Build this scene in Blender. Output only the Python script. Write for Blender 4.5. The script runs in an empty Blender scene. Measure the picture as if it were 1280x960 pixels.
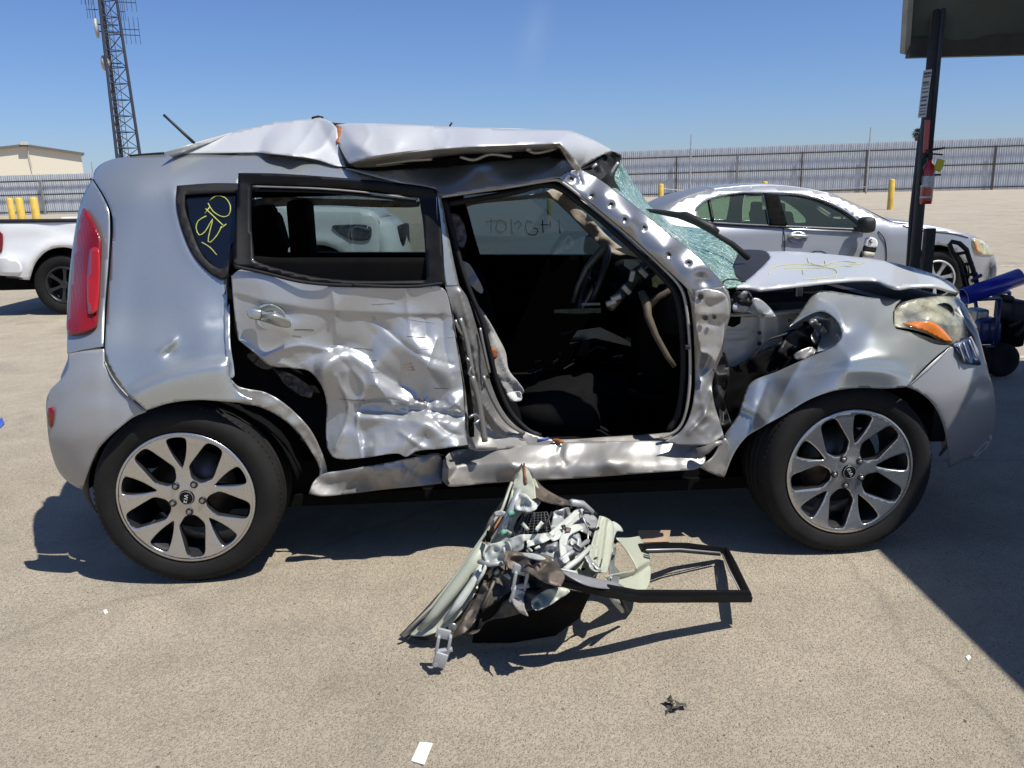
import bpy, bmesh, math, random
import numpy as np
from mathutils import Vector, Matrix
from mathutils.geometry import delaunay_2d_cdt
R = math.radians
SC = bpy.context.scene
COL = SC.collection

# ------------------------------------------------------------------ camera
F_PX, PITCH, ROLL, CAM_H = 1033.0, 0.2334, 0.0250, 1.462
cp, sp = math.cos(PITCH), math.sin(PITCH)
FW = np.array([0, cp, -sp]); UP0 = np.array([0, sp, cp]); RT0 = np.array([1., 0, 0])
RT = RT0*math.cos(ROLL) - UP0*math.sin(ROLL)
UPV = UP0*math.cos(ROLL) + RT0*math.sin(ROLL)
CAM = np.array([0, 0, CAM_H])
cd = bpy.data.cameras.new('camera'); co = bpy.data.objects.new('camera', cd); COL.objects.link(co)
co.matrix_world = Matrix(((RT[0], UPV[0], -FW[0], 0), (RT[1], UPV[1], -FW[1], 0), (RT[2], UPV[2], -FW[2], CAM_H), (0, 0, 0, 1)))
cd.sensor_fit = 'HORIZONTAL'; cd.sensor_width = 36; cd.lens = F_PX/1280*36
cd.clip_start = .05; cd.clip_end = 6000
SC.camera = co

# ------------------------------------------------------------------ light
SUN_A, SUN_B = .45, .31            # shadow offset per metre of height: left, and away from the photographer
sd = np.array([SUN_A, -SUN_B, 1.0]); sd /= np.linalg.norm(sd)
elev = math.asin(sd[2]); azim = math.atan2(sd[0], sd[1])
sl = bpy.data.lights.new('sun', 'SUN'); sl.energy = 5.0; sl.angle = R(.5); sl.color = (1, .965, .9)
so = bpy.data.objects.new('sun', sl); COL.objects.link(so)
so.rotation_euler = Vector(-sd).to_track_quat('-Z', 'Y').to_euler()
so.location = (0, 0, 30)
W = bpy.data.worlds.new('World'); SC.world = W; W.use_nodes = True
nt = W.node_tree
sky = nt.nodes.new('ShaderNodeTexSky'); sky.sky_type = 'NISHITA'; sky.sun_disc = False
sky.sun_elevation = elev; sky.sun_rotation = azim; sky.air_density = 1.0; sky.dust_density = .35; sky.ozone_density = 5.0
bgn = nt.nodes['Background']; bgn.inputs[1].default_value = .066
tint = nt.nodes.new('ShaderNodeMixRGB'); tint.blend_type = 'MULTIPLY'; tint.inputs[0].default_value = 1; tint.inputs[2].default_value = (.92, 1.05, 1.38, 1)
nt.links.new(sky.outputs[0], tint.inputs[1]); 
def wisp():                        # one faint thread of high cloud, fixed in the sky
    d = FW+(668-640)/F_PX*RT-(42-480)/F_PX*UPV; d = Vector(d/np.linalg.norm(d))
    tc = nt.nodes.new('ShaderNodeTexCoord'); mp = nt.nodes.new('ShaderNodeMapping'); mp.vector_type = 'TEXTURE'
    q = d.to_track_quat('Z', 'Y'); mp.inputs['Location'].default_value = d; mp.inputs['Rotation'].default_value = (q @ Matrix.Rotation(.25, 3, 'Z').to_quaternion()).to_euler()
    mp.inputs['Scale'].default_value = (.030, .075, .2)
    gr = nt.nodes.new('ShaderNodeTexGradient'); gr.gradient_type = 'QUADRATIC_SPHERE'
    nt.links.new(tc.outputs['Generated'], mp.inputs[0]); nt.links.new(mp.outputs[0], gr.inputs[0])
    no = nt.nodes.new('ShaderNodeTexNoise'); no.inputs['Scale'].default_value = 14; no.inputs['Detail'].default_value = 6; nt.links.new(tc.outputs['Generated'], no.inputs['Vector'])
    mu = nt.nodes.new('ShaderNodeMath'); mu.operation = 'MULTIPLY'; nt.links.new(gr.outputs[1], mu.inputs[0]); nt.links.new(no.outputs[0], mu.inputs[1])
    m2 = nt.nodes.new('ShaderNodeMath'); m2.operation = 'MULTIPLY'; nt.links.new(mu.outputs[0], m2.inputs[0]); m2.inputs[1].default_value = .10
    mx = nt.nodes.new('ShaderNodeMixRGB'); mx.inputs[2].default_value = (12, 12.5, 13.5, 1)
    nt.links.new(m2.outputs[0], mx.inputs[0]); nt.links.new(tint.outputs[0], mx.inputs[1]); nt.links.new(mx.outputs[0], bgn.inputs[0])
wisp()
SC.view_settings.view_transform = 'Standard'; SC.view_settings.look = 'None'
SC.view_settings.exposure = .32; SC.view_settings.gamma = 1
SC.render.engine = 'CYCLES'
SC.cycles.max_bounces = 10; SC.cycles.transparent_max_bounces = 16
SC.cycles.use_denoising = True

# ------------------------------------------------------------------ pixel rays
def ray(px, py):
    px = np.asarray(px, float); py = np.asarray(py, float)
    a = (px-640)/F_PX; b = -(py-480)/F_PX
    return FW + a[..., None]*RT + b[..., None]*UPV
class Frame:                       # a thing's own axes: x along it, y away from the camera, z up
    def __init__(s, ox, oy, yaw, oz=0):
        s.o = np.array([ox, oy, oz]); s.yaw = yaw
        s.e = np.array([math.cos(yaw), math.sin(yaw), 0]); s.a = np.array([-math.sin(yaw), math.cos(yaw), 0])
    def loc(s, P):
        d = np.asarray(P)-s.o
        return np.stack([d@s.e, d@s.a, d[..., 2]], -1)
    def aty(s, px, py, y):         # point of the ray on the plane y
        d = ray(px, py); o = CAM-s.o
        oy = o@s.a; dy = d@s.a
        t = (np.asarray(y, float)-oy)/dy
        return s.loc(CAM + t[..., None]*d)
    def atz(s, px, py, z):
        d = ray(px, py)
        t = (np.asarray(z, float)-CAM_H)/d[..., 2]
        return s.loc(CAM + t[..., None]*d)
    def root(s, name):
        o = bpy.data.objects.new(name, None); COL.objects.link(o)
        o.location = s.o; o.rotation_euler = (0, 0, s.yaw); o.empty_display_size = .2
        return o
WF = Frame(0, 0, 0)

def tag(o, label=None, cat=None, group=None, kind=None):
    if label: o['label'] = label
    if cat: o['category'] = cat
    if group: o['group'] = group
    if kind: o['kind'] = kind
    return o

# ------------------------------------------------------------------ materials
class NT:
    def __init__(s, name):
        s.m = bpy.data.materials.new(name); s.m.use_nodes = True
        s.t = s.m.node_tree; s.b = s.t.nodes['Principled BSDF']; s.out = s.t.nodes['Material Output']
    def n(s, typ, **k):
        x = s.t.nodes.new('ShaderNode'+typ)
        for a, v in k.items():
            if a == 'ins':
                for i, w in v.items(): x.inputs[i].default_value = w
            else: setattr(x, a, v)
        return x
    def l(s, a, b): s.t.links.new(a, b)
    def co(s, which='Object', scale=None):
        c = s.n('TexCoord').outputs[which]
        if scale:
            m = s.n('Mapping'); m.inputs['Scale'].default_value = scale; s.l(c, m.inputs[0]); c = m.outputs[0]
        return c
    def noise(s, scale, detail=6, rough=.6, c=None, dist=0):
        x = s.n('TexNoise', ins={'Scale': scale, 'Detail': detail, 'Roughness': rough, 'Distortion': dist})
        s.l(c if c is not None else s.co(), x.inputs['Vector']); return x.outputs[0]
    def ramp(s, f, stops):
        r = s.n('ValToRGB'); s.l(f, r.inputs[0]); e = r.color_ramp.elements
        while len(e) < len(stops): e.new(.5)
        for i, (p, c) in enumerate(stops):
            e[i].position = p; e[i].color = (c, c, c, 1) if isinstance(c, (int, float)) else tuple(c)+(1,)
        return r.outputs[0]
    def mix(s, f, a, b, mode='MIX'):
        m = s.n('MixRGB', blend_type=mode)
        for i, v in enumerate((f, a, b)):
            if hasattr(v, 'links'): s.l(v, m.inputs[i])
            else: m.inputs[i].default_value = v if i == 0 else tuple(v)+(1,)
        return m.outputs[0]
    def bump(s, h, dist, strength=1, nrm=None):
        b = s.n('Bump', ins={'Strength': strength, 'Distance': dist}); s.l(h, b.inputs['Height'])
        if nrm is not None: s.l(nrm, b.inputs['Normal'])
        return b.outputs[0]
MC = {}
def mat(name, col, rough=.5, metal=0, coat=0, var=.12, vs=8, bump=0, bs=60, spec=.5, dirt=0):
    if name in MC: return MC[name]
    t = NT(name)
    f = t.noise(vs, 5)
    c2 = tuple(max(0, x*(1-var*2)) for x in col); c1 = tuple(min(1, x*(1+var)) for x in col)
    c = t.ramp(f, [(.3, c2), (.7, c1)])
    if dirt:
        d = t.ramp(t.noise(3.5, 8, .7), [(.48, 0.), (.72, dirt)])
        c = t.mix(d, c, (.22, .18, .13))
        t.l(t.ramp(d, [(0, rough), (1, .75)]), t.b.inputs['Roughness'])
    else:
        t.l(t.ramp(t.noise(vs*3, 4), [(.3, max(0.02, rough*.85)), (.7, min(1, rough*1.15))]), t.b.inputs['Roughness'])
    t.l(c, t.b.inputs['Base Color'])
    t.b.inputs['Metallic'].default_value = metal; t.b.inputs['Coat Weight'].default_value = coat
    t.b.inputs['Coat Roughness'].default_value = .04
    t.b.inputs['Specular IOR Level'].default_value = spec
    if bump: t.l(t.bump(t.noise(bs, 6), bump), t.b.inputs['Normal'])
    MC[name] = t.m
    return t.m

def paint(name, col, rough=.3, metal=.85, dirt=.35, scr=.0, coat=.6, z0=.1, z1=.75, wav=0.0, dcol=(.22, .19, .145)):
    t = NT(name)
    fl = t.noise(900, 2)                                    # flake sparkle
    c = t.ramp(fl, [(.35, tuple(x*.82 for x in col)), (.65, tuple(min(1, x*1.12) for x in col))])
    # road film that thickens low on the body, and blotches of dust
    sep = t.n('SeparateXYZ'); t.l(t.co(), sep.inputs[0])
    mr = t.n('MapRange', ins={'From Min': z1, 'From Max': z0, 'To Min': 0, 'To Max': 1}); t.l(sep.outputs[2], mr.inputs[0])
    dn = t.ramp(t.noise(5, 9, .72), [(.4, 0.), (.75, 1.)])
    mm = t.n('Math', operation='MULTIPLY_ADD'); t.l(mr.outputs[0], mm.inputs[0]); mm.inputs[1].default_value = .75; 
    m3 = t.n('Math', operation='MULTIPLY'); t.l(dn, m3.inputs[0]); m3.inputs[1].default_value = .45; t.l(m3.outputs[0], mm.inputs[2])
    m2 = t.n('Math', operation='MULTIPLY', use_clamp=True); t.l(mm.outputs[0], m2.inputs[0]); m2.inputs[1].default_value = dirt
    c = t.mix(m2.outputs[0], c, dcol)
    rg = t.n('Math', operation='MULTIPLY_ADD', use_clamp=True); t.l(m2.outputs[0], rg.inputs[0]); rg.inputs[1].default_value = .45; rg.inputs[2].default_value = rough
    if scr:
        s1 = t.noise(9, 6, .75, t.co(scale=(1, 1, 9)), 1.5); s2 = t.noise(30, 6, .8, t.co(scale=(.6, 1, 5)), .5)
        k = t.ramp(s1, [(.60, 0.), (.61, scr), (.62, 0.)]); k2 = t.ramp(s2, [(.62, 0.), (.66, scr)])
        c = t.mix(k, c, (.09, .085, .08)); c = t.mix(k2, c, (.55, .54, .52))
    t.l(c, t.b.inputs['Base Color']); t.l(rg.outputs[0], t.b.inputs['Roughness'])
    t.b.inputs['Metallic'].default_value = metal; t.b.inputs['Coat Weight'].default_value = coat; t.b.inputs['Coat Roughness'].default_value = .06
    if wav or scr:
        t.l(t.bump(t.noise(26, 5, .6), wav+scr*.0016, 1), t.b.inputs['Normal'])
    return t.m

def glassy(name, tint, alpha, rough=.02, refl=.12):        # tinted see-through pane
    t = NT(name)
    tr = t.n('BsdfTransparent'); tr.inputs[0].default_value = tuple(tint)+(1,)
    gl = t.n('BsdfGlossy', ins={'Roughness': rough})
    fr = t.n('Fresnel', ins={'IOR': 1.5})
    mx = t.n('MixShader'); t.l(fr.outputs[0], mx.inputs[0]); t.l(tr.outputs[0], mx.inputs[1]); t.l(gl.outputs[0], mx.inputs[2])
    df = t.n('BsdfDiffuse'); df.inputs[0].default_value = (tint[0]*.35, tint[1]*.35, tint[2]*.35, 1)
    m2 = t.n('MixShader'); m2.inputs[0].default_value = 1-alpha; t.l(mx.outputs[0], m2.inputs[1]); t.l(df.outputs[0], m2.inputs[2])
    t.l(m2.outputs[0], t.out.inputs[0])
    return t.m

M_SILVER = paint('silver_paint', (.44, .472, .475), .30, .70, .22, coat=.35)
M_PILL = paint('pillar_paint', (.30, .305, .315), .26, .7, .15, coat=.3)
M_TOP = paint('dusty_sunlit_top_paint', (.55, .56, .56), .42, .3, .25, coat=.25)  # dusty copy of the silver, lightened to put sun brightness into hood and roof
M_CRUSH = paint('silver_paint_crumpled', (.42, .43, .435), .38, .55, .12, scr=.22, coat=.10)
M_LOW = paint('silver_paint_dusty', (.40, .395, .385), .36, .55, 1.2, scr=.15, coat=.1, z0=.26, z1=.44, dcol=(.17, .155, .13))
M_BUMP = paint('silver_bumper_paint', (.34, .345, .355), .4, .4, .35, coat=.4)
M_PRIMER = paint('inner_body_paint', (.42, .40, .36), .42, .35, .5, coat=.2)
M_BARE = paint('bare_torn_metal', (.27, .265, .255), .38, .6, .5, scr=.2, coat=0)
M_DOORIN = paint('pale_inner_door_paint', (.40, .42, .33), .52, .08, .5, coat=.05, scr=.2, z0=-1, z1=-.5)
M_GALV = paint('grey_galvanised_bracket', (.40, .415, .42), .48, .45, .4, coat=0, z0=-1, z1=-.5)
M_BLACK = mat('black_gloss_trim', (.004, .004, .0045), .45, coat=.03, var=.2, spec=.2)
M_MATTE = mat('black_plastic', (.010, .010, .011), .6, bump=.0006, bs=200)
M_LINER = mat('wheelhouse_liner', (.004, .004, .004), .95, spec=.1)
M_RUB = mat('weatherstrip_rubber', (.010, .010, .011), .7, spec=.3)
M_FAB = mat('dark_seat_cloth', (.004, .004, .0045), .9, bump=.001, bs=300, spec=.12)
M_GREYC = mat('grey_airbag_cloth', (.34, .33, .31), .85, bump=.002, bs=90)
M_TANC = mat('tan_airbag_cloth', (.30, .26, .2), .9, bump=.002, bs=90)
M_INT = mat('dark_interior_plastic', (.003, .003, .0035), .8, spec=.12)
M_STEEL = mat('dull_steel', (.32, .32, .31), .4, metal=.85, dirt=.4)
M_RUST = mat('rusty_steel', (.25, .10, .04), .8, var=.4, vs=20)
M_BRNS = mat('brown_scratch', (.12, .09, .07), .7)
M_ORANGE = mat('orange_foam', (.30, .10, .03), .8, var=.3, vs=40)

# ------------------------------------------------------------------ mesh builders
def link(name, me, m, parent=None, smooth=True):
    o = bpy.data.objects.new(name, me); COL.objects.link(o)
    if m is not None:
        for q in (m if isinstance(m, (list, tuple)) else [m]): me.materials.append(q)
    if parent is not None: o.parent = parent
    if smooth and me.polygons: me.polygons.foreach_set('use_smooth', [True]*len(me.polygons))
    return o
def mesh(name, V, Fc, m, parent=None, smooth=True, thick=0, off=1, mats=None, sharp=None):
    me = bpy.data.meshes.new(name)
    me.from_pydata([tuple(map(float, v)) for v in V], [], [tuple(map(int, f)) for f in Fc]); me.update()
    o = link(name, me, m, parent, smooth)
    if mats: me.polygons.foreach_set('material_index', mats)
    if sharp:
        me.set_sharp_from_angle(angle=R(sharp))
    if thick:
        s = o.modifiers.new('Solidify', 'SOLIDIFY'); s.thickness = thick; s.offset = off
    return o
class MB:                          # collects simple shapes into one mesh
    def __init__(s): s.v = []; s.f = []
    def add(s, V, Fc):
        n = len(s.v); s.v += [tuple(v) for v in V]; s.f += [tuple(i+n for i in f) for f in Fc]
        return s
    def box(s, c, size, M=None, bev=0):
        x, y, z = [q/2 for q in size]
        if bev:
            b = min(bev, x*.9, y*.9, z*.9)
            bm = bmesh.new(); bmesh.ops.create_cube(bm, size=1)
            for v in bm.verts: v.co = Vector((v.co.x*2*x, v.co.y*2*y, v.co.z*2*z))
            bmesh.ops.bevel(bm, geom=list(bm.edges), offset=b, segments=2, affect='EDGES', profile=.5)
            V = [v.co.copy() for v in bm.verts]; bm.verts.index_update(); Fc = [[v.index for v in f.verts] for f in bm.faces]; bm.free()
        else:
            V = [Vector((i*x, j*y, k*z)) for i in (-1, 1) for j in (-1, 1) for k in (-1, 1)]
            Fc = [(0, 1, 3, 2), (4, 6, 7, 5), (0, 4, 5, 1), (2, 3, 7, 6), (0, 2, 6, 4), (1, 5, 7, 3)]
        if M is not None: V = [M @ v for v in V]
        return s.add([v+Vector(c) for v in V], Fc)
    def tube(s, pts, r, n=10, caps=True, closed=False, sq=1):
        P = [Vector(p) for p in pts]; k = len(P)
        rr = r if isinstance(r, (list, tuple)) else [r]*k
        V = []; Fc = []; prev = None
        for i, p in enumerate(P):
            if closed: t = P[(i+1) % k]-P[i-1]
            else: t = (P[min(i+1, k-1)]-P[max(i-1, 0)])
            t.normalize()
            if prev is None:
                a = Vector((0, 0, 1)) if abs(t.z) < .9 else Vector((1, 0, 0)); prev = t.cross(a).normalized()
            else:
                prev = (prev-t*prev.dot(t)).normalized()
            q = t.cross(prev)
            for j in range(n):
                A = 2*math.pi*(j+.5)/n
                V.append(p+(prev*math.cos(A)+q*math.sin(A)*sq)*rr[i])
        rng = k if closed else k-1
        for i in range(rng):
            for j in range(n):
                a = i*n+j; b = i*n+(j+1) % n; c = ((i+1) % k)*n+(j+1) % n; d = ((i+1) % k)*n+j
                Fc.append((a, b, c, d))
        if caps and not closed:
            Fc.append(tuple(range(n-1, -1, -1))); Fc.append(tuple((k-1)*n+j for j in range(n)))
        return s.add(V, Fc)
    def lathe(s, prof, n=48, axis='y', c=(0, 0, 0), close=False):   # prof: (radius, along)
        V = []; Fc = []
        for i in range(n):
            A = 2*math.pi*i/n
            for r, h in prof:
                if axis == 'y': V.append((c[0]+r*math.cos(A), c[1]+h, c[2]+r*math.sin(A)))
                elif axis == 'z': V.append((c[0]+r*math.cos(A), c[1]+r*math.sin(A), c[2]+h))
                else: V.append((c[0]+h, c[1]+r*math.cos(A), c[2]+r*math.sin(A)))
        k = len(prof)
        for i in range(n):
            for j in range(k-1):
                a = i*k+j; b = ((i+1) % n)*k+j
                Fc.append((a, b, b+1, a+1))
        return s.add(V, Fc)
    def build(s, name, m, parent=None, smooth=False, thick=0, sharp=None):
        o = mesh(name, s.v, s.f, m, parent, smooth or bool(sharp), thick)
        if sharp: o.data.set_sharp_from_angle(angle=R(sharp))
        return o

def curve(pts, step=6, closed=True):       # Catmull-Rom; a third entry makes a sharp corner
    P = [np.array(p[:2], float) for p in pts]; cn = [len(p) > 2 for p in pts]; n = len(P); out = []
    rng = range(n) if closed else range(n-1)
    for i in rng:
        j = (i+1) % n
        p1, p2 = P[i], P[j]
        p0 = P[i-1] if (closed or i > 0) and not cn[i] else p1*2-p2 if not cn[i] else p1-(p2-p1)
        p3 = P[(j+1) % n] if (closed or j < n-1) and not cn[j] else p2+(p2-p1)
        L = np.linalg.norm(p2-p1); k = max(1, int(round(L/step)))
        d0 = max(np.linalg.norm(p1-p0), 1e-6); d2 = max(np.linalg.norm(p3-p2), 1e-6)
        m1 = (p2-p0)/(d0+L)*L if not cn[i] else (p2-p1); m2 = (p3-p1)/(d2+L)*L if not cn[j] else (p2-p1)
        for q in range(k):
            t = q/k
            out.append((2*t**3-3*t*t+1)*p1+(t**3-2*t*t+t)*m1+(-2*t**3+3*t*t)*p2+(t**3-t*t)*m2)
    if not closed: out.append(P[-1])
    return np.array(out)
def inside(poly, X, Y):
    r = np.zeros(X.shape, bool); n = len(poly); j = n-1
    for i in range(n):
        xi, yi = poly[i]; xj, yj = poly[j]
        c = ((yi > Y) != (yj > Y))
        with np.errstate(divide='ignore', invalid='ignore'):
            r ^= c & (X < (xj-xi)*(Y-yi)/(yj-yi+1e-12)+xi)
        j = i
    return r
def segdist(P, A, B):
    d = B-A; L = (d**2).sum() or 1e-9
    t = np.clip(((P-A)@d)/L, 0, 1)
    q = A+t[:, None]*d
    return np.linalg.norm(P-q, axis=1), t, (d[0]*(P[:, 1]-A[1])-d[1]*(P[:, 0]-A[0]))
def polydist(P, pl):
    best = np.full(len(P), 1e9); side = np.zeros(len(P))
    for i in range(len(pl)-1):
        d, t, c = segdist(P, pl[i], pl[i+1])
        m = d < best-1e-9
        best[m] = d[m]; side[m] = np.sign(c[m])
    return best, side
_lat = {}
def vnoise(X, Y, seed):
    if seed not in _lat: _lat[seed] = np.random.RandomState(seed).rand(128, 128)*2-1
    g = _lat[seed]
    xi = np.floor(X).astype(int); yi = np.floor(Y).astype(int); fx = X-xi; fy = Y-yi
    fx = fx*fx*fx*(fx*(fx*6-15)+10); fy = fy*fy*fy*(fy*(fy*6-15)+10)
    a = g[xi % 128, yi % 128]; b = g[(xi+1) % 128, yi % 128]; c = g[xi % 128, (yi+1) % 128]; d = g[(xi+1) % 128, (yi+1) % 128]
    return (a*(1-fx)+b*fx)*(1-fy)+(c*(1-fx)+d*fx)*fy
def facet(X, Y, seed):             # random flat facets meeting in sharp folds
    if seed not in _lat: _lat[seed] = np.random.RandomState(seed).rand(128, 128)*2-1
    g = _lat[seed]; jx = np.random.RandomState(seed+77).rand(128, 128)
    Xs = X+.35*vnoise(X*.7, Y*.7, seed+1); Ys = Y+.35*vnoise(X*.7, Y*.7, seed+2)
    xi = np.floor(Xs).astype(int); yi = np.floor(Ys).astype(int); fx = Xs-xi; fy = Ys-yi
    a = g[xi % 128, yi % 128]; b = g[(xi+1) % 128, yi % 128]; c = g[xi % 128, (yi+1) % 128]; d = g[(xi+1) % 128, (yi+1) % 128]
    up = jx[xi % 128, yi % 128] > .5
    r1 = np.where(fx+fy < 1, a+(b-a)*fx+(c-a)*fy, d+(c-d)*(1-fx)+(b-d)*(1-fy))
    r2 = np.where(fx > fy, a+(b-a)*fx+(d-b)*fy, a+(c-a)*fy+(d-c)*fx)
    return np.where(up, r1, r2)
def dent(P, D):                    # sum of dents in metres; negative comes toward the camera
    r = np.zeros(len(P))
    for d in D:
        k = d[0]
        if k == 'g':
            _, x, y, rx, ry, rot, amp = d
            c, s = math.cos(R(rot)), math.sin(R(rot)); dx = P[:, 0]-x; dy = P[:, 1]-y
            a = (dx*c+dy*s)/rx; b = (-dx*s+dy*c)/ry
            r += amp*np.exp(-(a*a+b*b))
        elif k == 'c':             # crease: sharp ridge along a line
            pl = curve(d[1], 6, False); dd, _ = polydist(P, pl)
            r += d[2]*np.exp(-dd/d[3])
        elif k == 'l':             # ledge: below the line (in the picture) the sheet steps by amp, fading over decay
            pl = curve(d[1], 6, False); dd, sg = polydist(P, pl)
            s = np.clip(dd*sg/d[3], -1, 1); st = .5+.5*np.sin(s*math.pi/2)
            x0, x1 = pl[:, 0].min(), pl[:, 0].max(); e = d[5] if len(d) > 5 else 15
            lat = np.clip((P[:, 0]-x0+e)/(2*e), 0, 1)*np.clip((x1-P[:, 0]+e)/(2*e), 0, 1)
            lat = lat*lat*(3-2*lat)
            fade = np.where(sg > 0, np.exp(-(dd/d[4])**2), 1)
            r += d[2]*st*lat*fade
        elif k == 'n': r += d[3]*vnoise(P[:, 0]/d[1]+d[2]*3.1, P[:, 1]/d[1], d[2])
        elif k == 'f':             # facets inside a soft region
            _, sc, seed, amp, reg = d
            w = 1.0
            if reg is not None:
                x, y, rx, ry = reg; w = np.exp(-(((P[:, 0]-x)/rx)**2+((P[:, 1]-y)/ry)**2)**2)
            r += amp*w*facet(P[:, 0]/sc+seed*.37, P[:, 1]/sc, seed)
    return r
def tps(ctrl):
    C = np.array(ctrl, float); X = C[:, :2]/100; n = len(X)
    def U(r2): return np.where(r2 > 0, r2*np.log(r2+1e-12), 0)
    K = U(((X[:, None]-X[None])**2).sum(-1))+np.eye(n)*1e-4
    P = np.hstack([np.ones((n, 1)), X]); A = np.zeros((n+3, n+3)); A[:n, :n] = K; A[:n, n:] = P; A[n:, :n] = P.T
    w = np.linalg.solve(A, np.concatenate([C[:, 2], np.zeros(3)]))
    def f(p):
        q = np.asarray(p)/100
        return U(((q[:, None]-X[None])**2).sum(-1))@w[:n]+w[n]+q@w[n+1:]
    return f
def cdt(outline, holes, step):
    V = [Vector(p) for p in outline]; E = [(i, (i+1) % len(outline)) for i in range(len(outline))]
    ok = [outline]
    for h in holes:
        n = len(V); V += [Vector(p) for p in h]; E += [(n+i, n+(i+1) % len(h)) for i in range(len(h))]
    x0, y0 = outline.min(0); x1, y1 = outline.max(0)
    gx = np.arange(x0+step*.5, x1, step); gy = np.arange(y0+step*.5, y1, step)
    X, Y = np.meshgrid(gx, gy); X = X.ravel(); Y = Y.ravel()
    m = inside(outline, X, Y)
    for h in holes: m &= ~inside(h, X, Y)
    X = X[m]; Y = Y[m]; P = np.stack([X, Y], 1)
    if len(P):
        for L in [outline]+list(holes):
            keep = np.ones(len(P), bool)
            for i in range(len(L)):
                A = L[i]; B = L[(i+1) % len(L)]
                lo = np.minimum(A, B)-step*.5; hi = np.maximum(A, B)+step*.5
                c = np.where((P[:, 0] > lo[0]) & (P[:, 0] < hi[0]) & (P[:, 1] > lo[1]) & (P[:, 1] < hi[1]))[0]
                if len(c):
                    d, _, _ = segdist(P[c], A, B); keep[c[d < step*.42]] = False
            P = P[keep]
    V += [Vector(p) for p in P]
    r = delaunay_2d_cdt(V, E, [], 0, 1e-4)
    Q = np.array([(v.x, v.y) for v in r[0]]); T = np.array([tuple(f) for f in r[2]])
    c = Q[T].mean(1); m = inside(outline, c[:, 0], c[:, 1])
    for h in holes: m &= ~inside(h, c[:, 0], c[:, 1])
    return Q, [tuple(f) for f in T[m].tolist()]
def hit(fr, P, Yf, lo=-.35, hi=1.3, n=90):
    ys = np.linspace(lo, hi, n)
    prev = None; res = np.full(len(P), np.nan); bestF = np.full(len(P), -1e9); besty = np.zeros(len(P))
    for y in ys:
        L = fr.aty(P[:, 0], P[:, 1], np.full(len(P), y)); Fv = y-Yf(L[:, 0], L[:, 2])
        if prev is not None:
            m = np.isnan(res) & (prev[1] < 0) & (Fv >= 0)
            res[m] = prev[0]+(y-prev[0])*(-prev[1][m])/(Fv[m]-prev[1][m])
        b = (Fv > bestF) & np.isnan(res); bestF[b] = Fv[b]; besty[b] = y
        prev = (y, Fv)
    m = np.isnan(res); res[m] = besty[m]
    return res
def panel(name, outline, fr, depth, m, parent, dents=(), step=4, holes=(), thick=.0025, bstep=None, smooth=True, sharp=None):
    """a sheet whose edge is traced, bent to its real depth: depth = function(u,z) hit by the ray, or control points (x, y, depth)"""
    ol = curve(outline, bstep or step*1.2); hs = [curve(h, bstep or step*1.2) for h in holes]
    P, Fc = cdt(ol, hs, step)
    if callable(depth): y = hit(fr, P, depth)
    elif isinstance(depth, (int, float)): y = np.full(len(P), float(depth))
    else: y = tps(depth)(P)
    y = y+dent(P, dents)
    V = fr.aty(P[:, 0], P[:, 1], y)
    # face the camera: pixel triangles come counter-clockwise in (x, y-down)
    Fc = [f[::-1] for f in Fc]
    me = bpy.data.meshes.new(name); me.from_pydata([tuple(v) for v in V.tolist()], [], Fc); me.update()
    # make sure the normals face the photographer
    nb = sum(p.normal.y*p.area for p in me.polygons)
    if nb > 0: me.flip_normals()
    o = link(name, me, m, parent, smooth)
    if sharp: me.set_sharp_from_angle(angle=R(sharp))
    if thick:
        s = o.modifiers.new('Solidify', 'SOLIDIFY'); s.thickness = thick; s.offset = -1
    return o
def stroke(name, pts, fr, depth, r, m, parent, n=6, closed=False, dents=()):
    P = curve(pts, 5, closed)
    if callable(depth): y = hit(fr, P, depth)
    elif isinstance(depth, (int, float)): y = np.full(len(P), float(depth))
    else: y = tps(depth)(P)
    y = y+dent(P, dents)
    V = fr.aty(P[:, 0], P[:, 1], y)
    return MB().tube([tuple(v) for v in V], r, n, closed=closed).build(name, m, parent, smooth=True)
def poly3(name, pts, m, parent, thick=.002, smooth=False):      # flat or folded sheet from its 3-D corners (fan)
    c = np.mean(pts, 0); V = list(pts)+[c]; n = len(pts)
    return mesh(name, V, [(i, (i+1) % n, n) for i in range(n)], m, parent, smooth, thick, 0)

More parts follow.
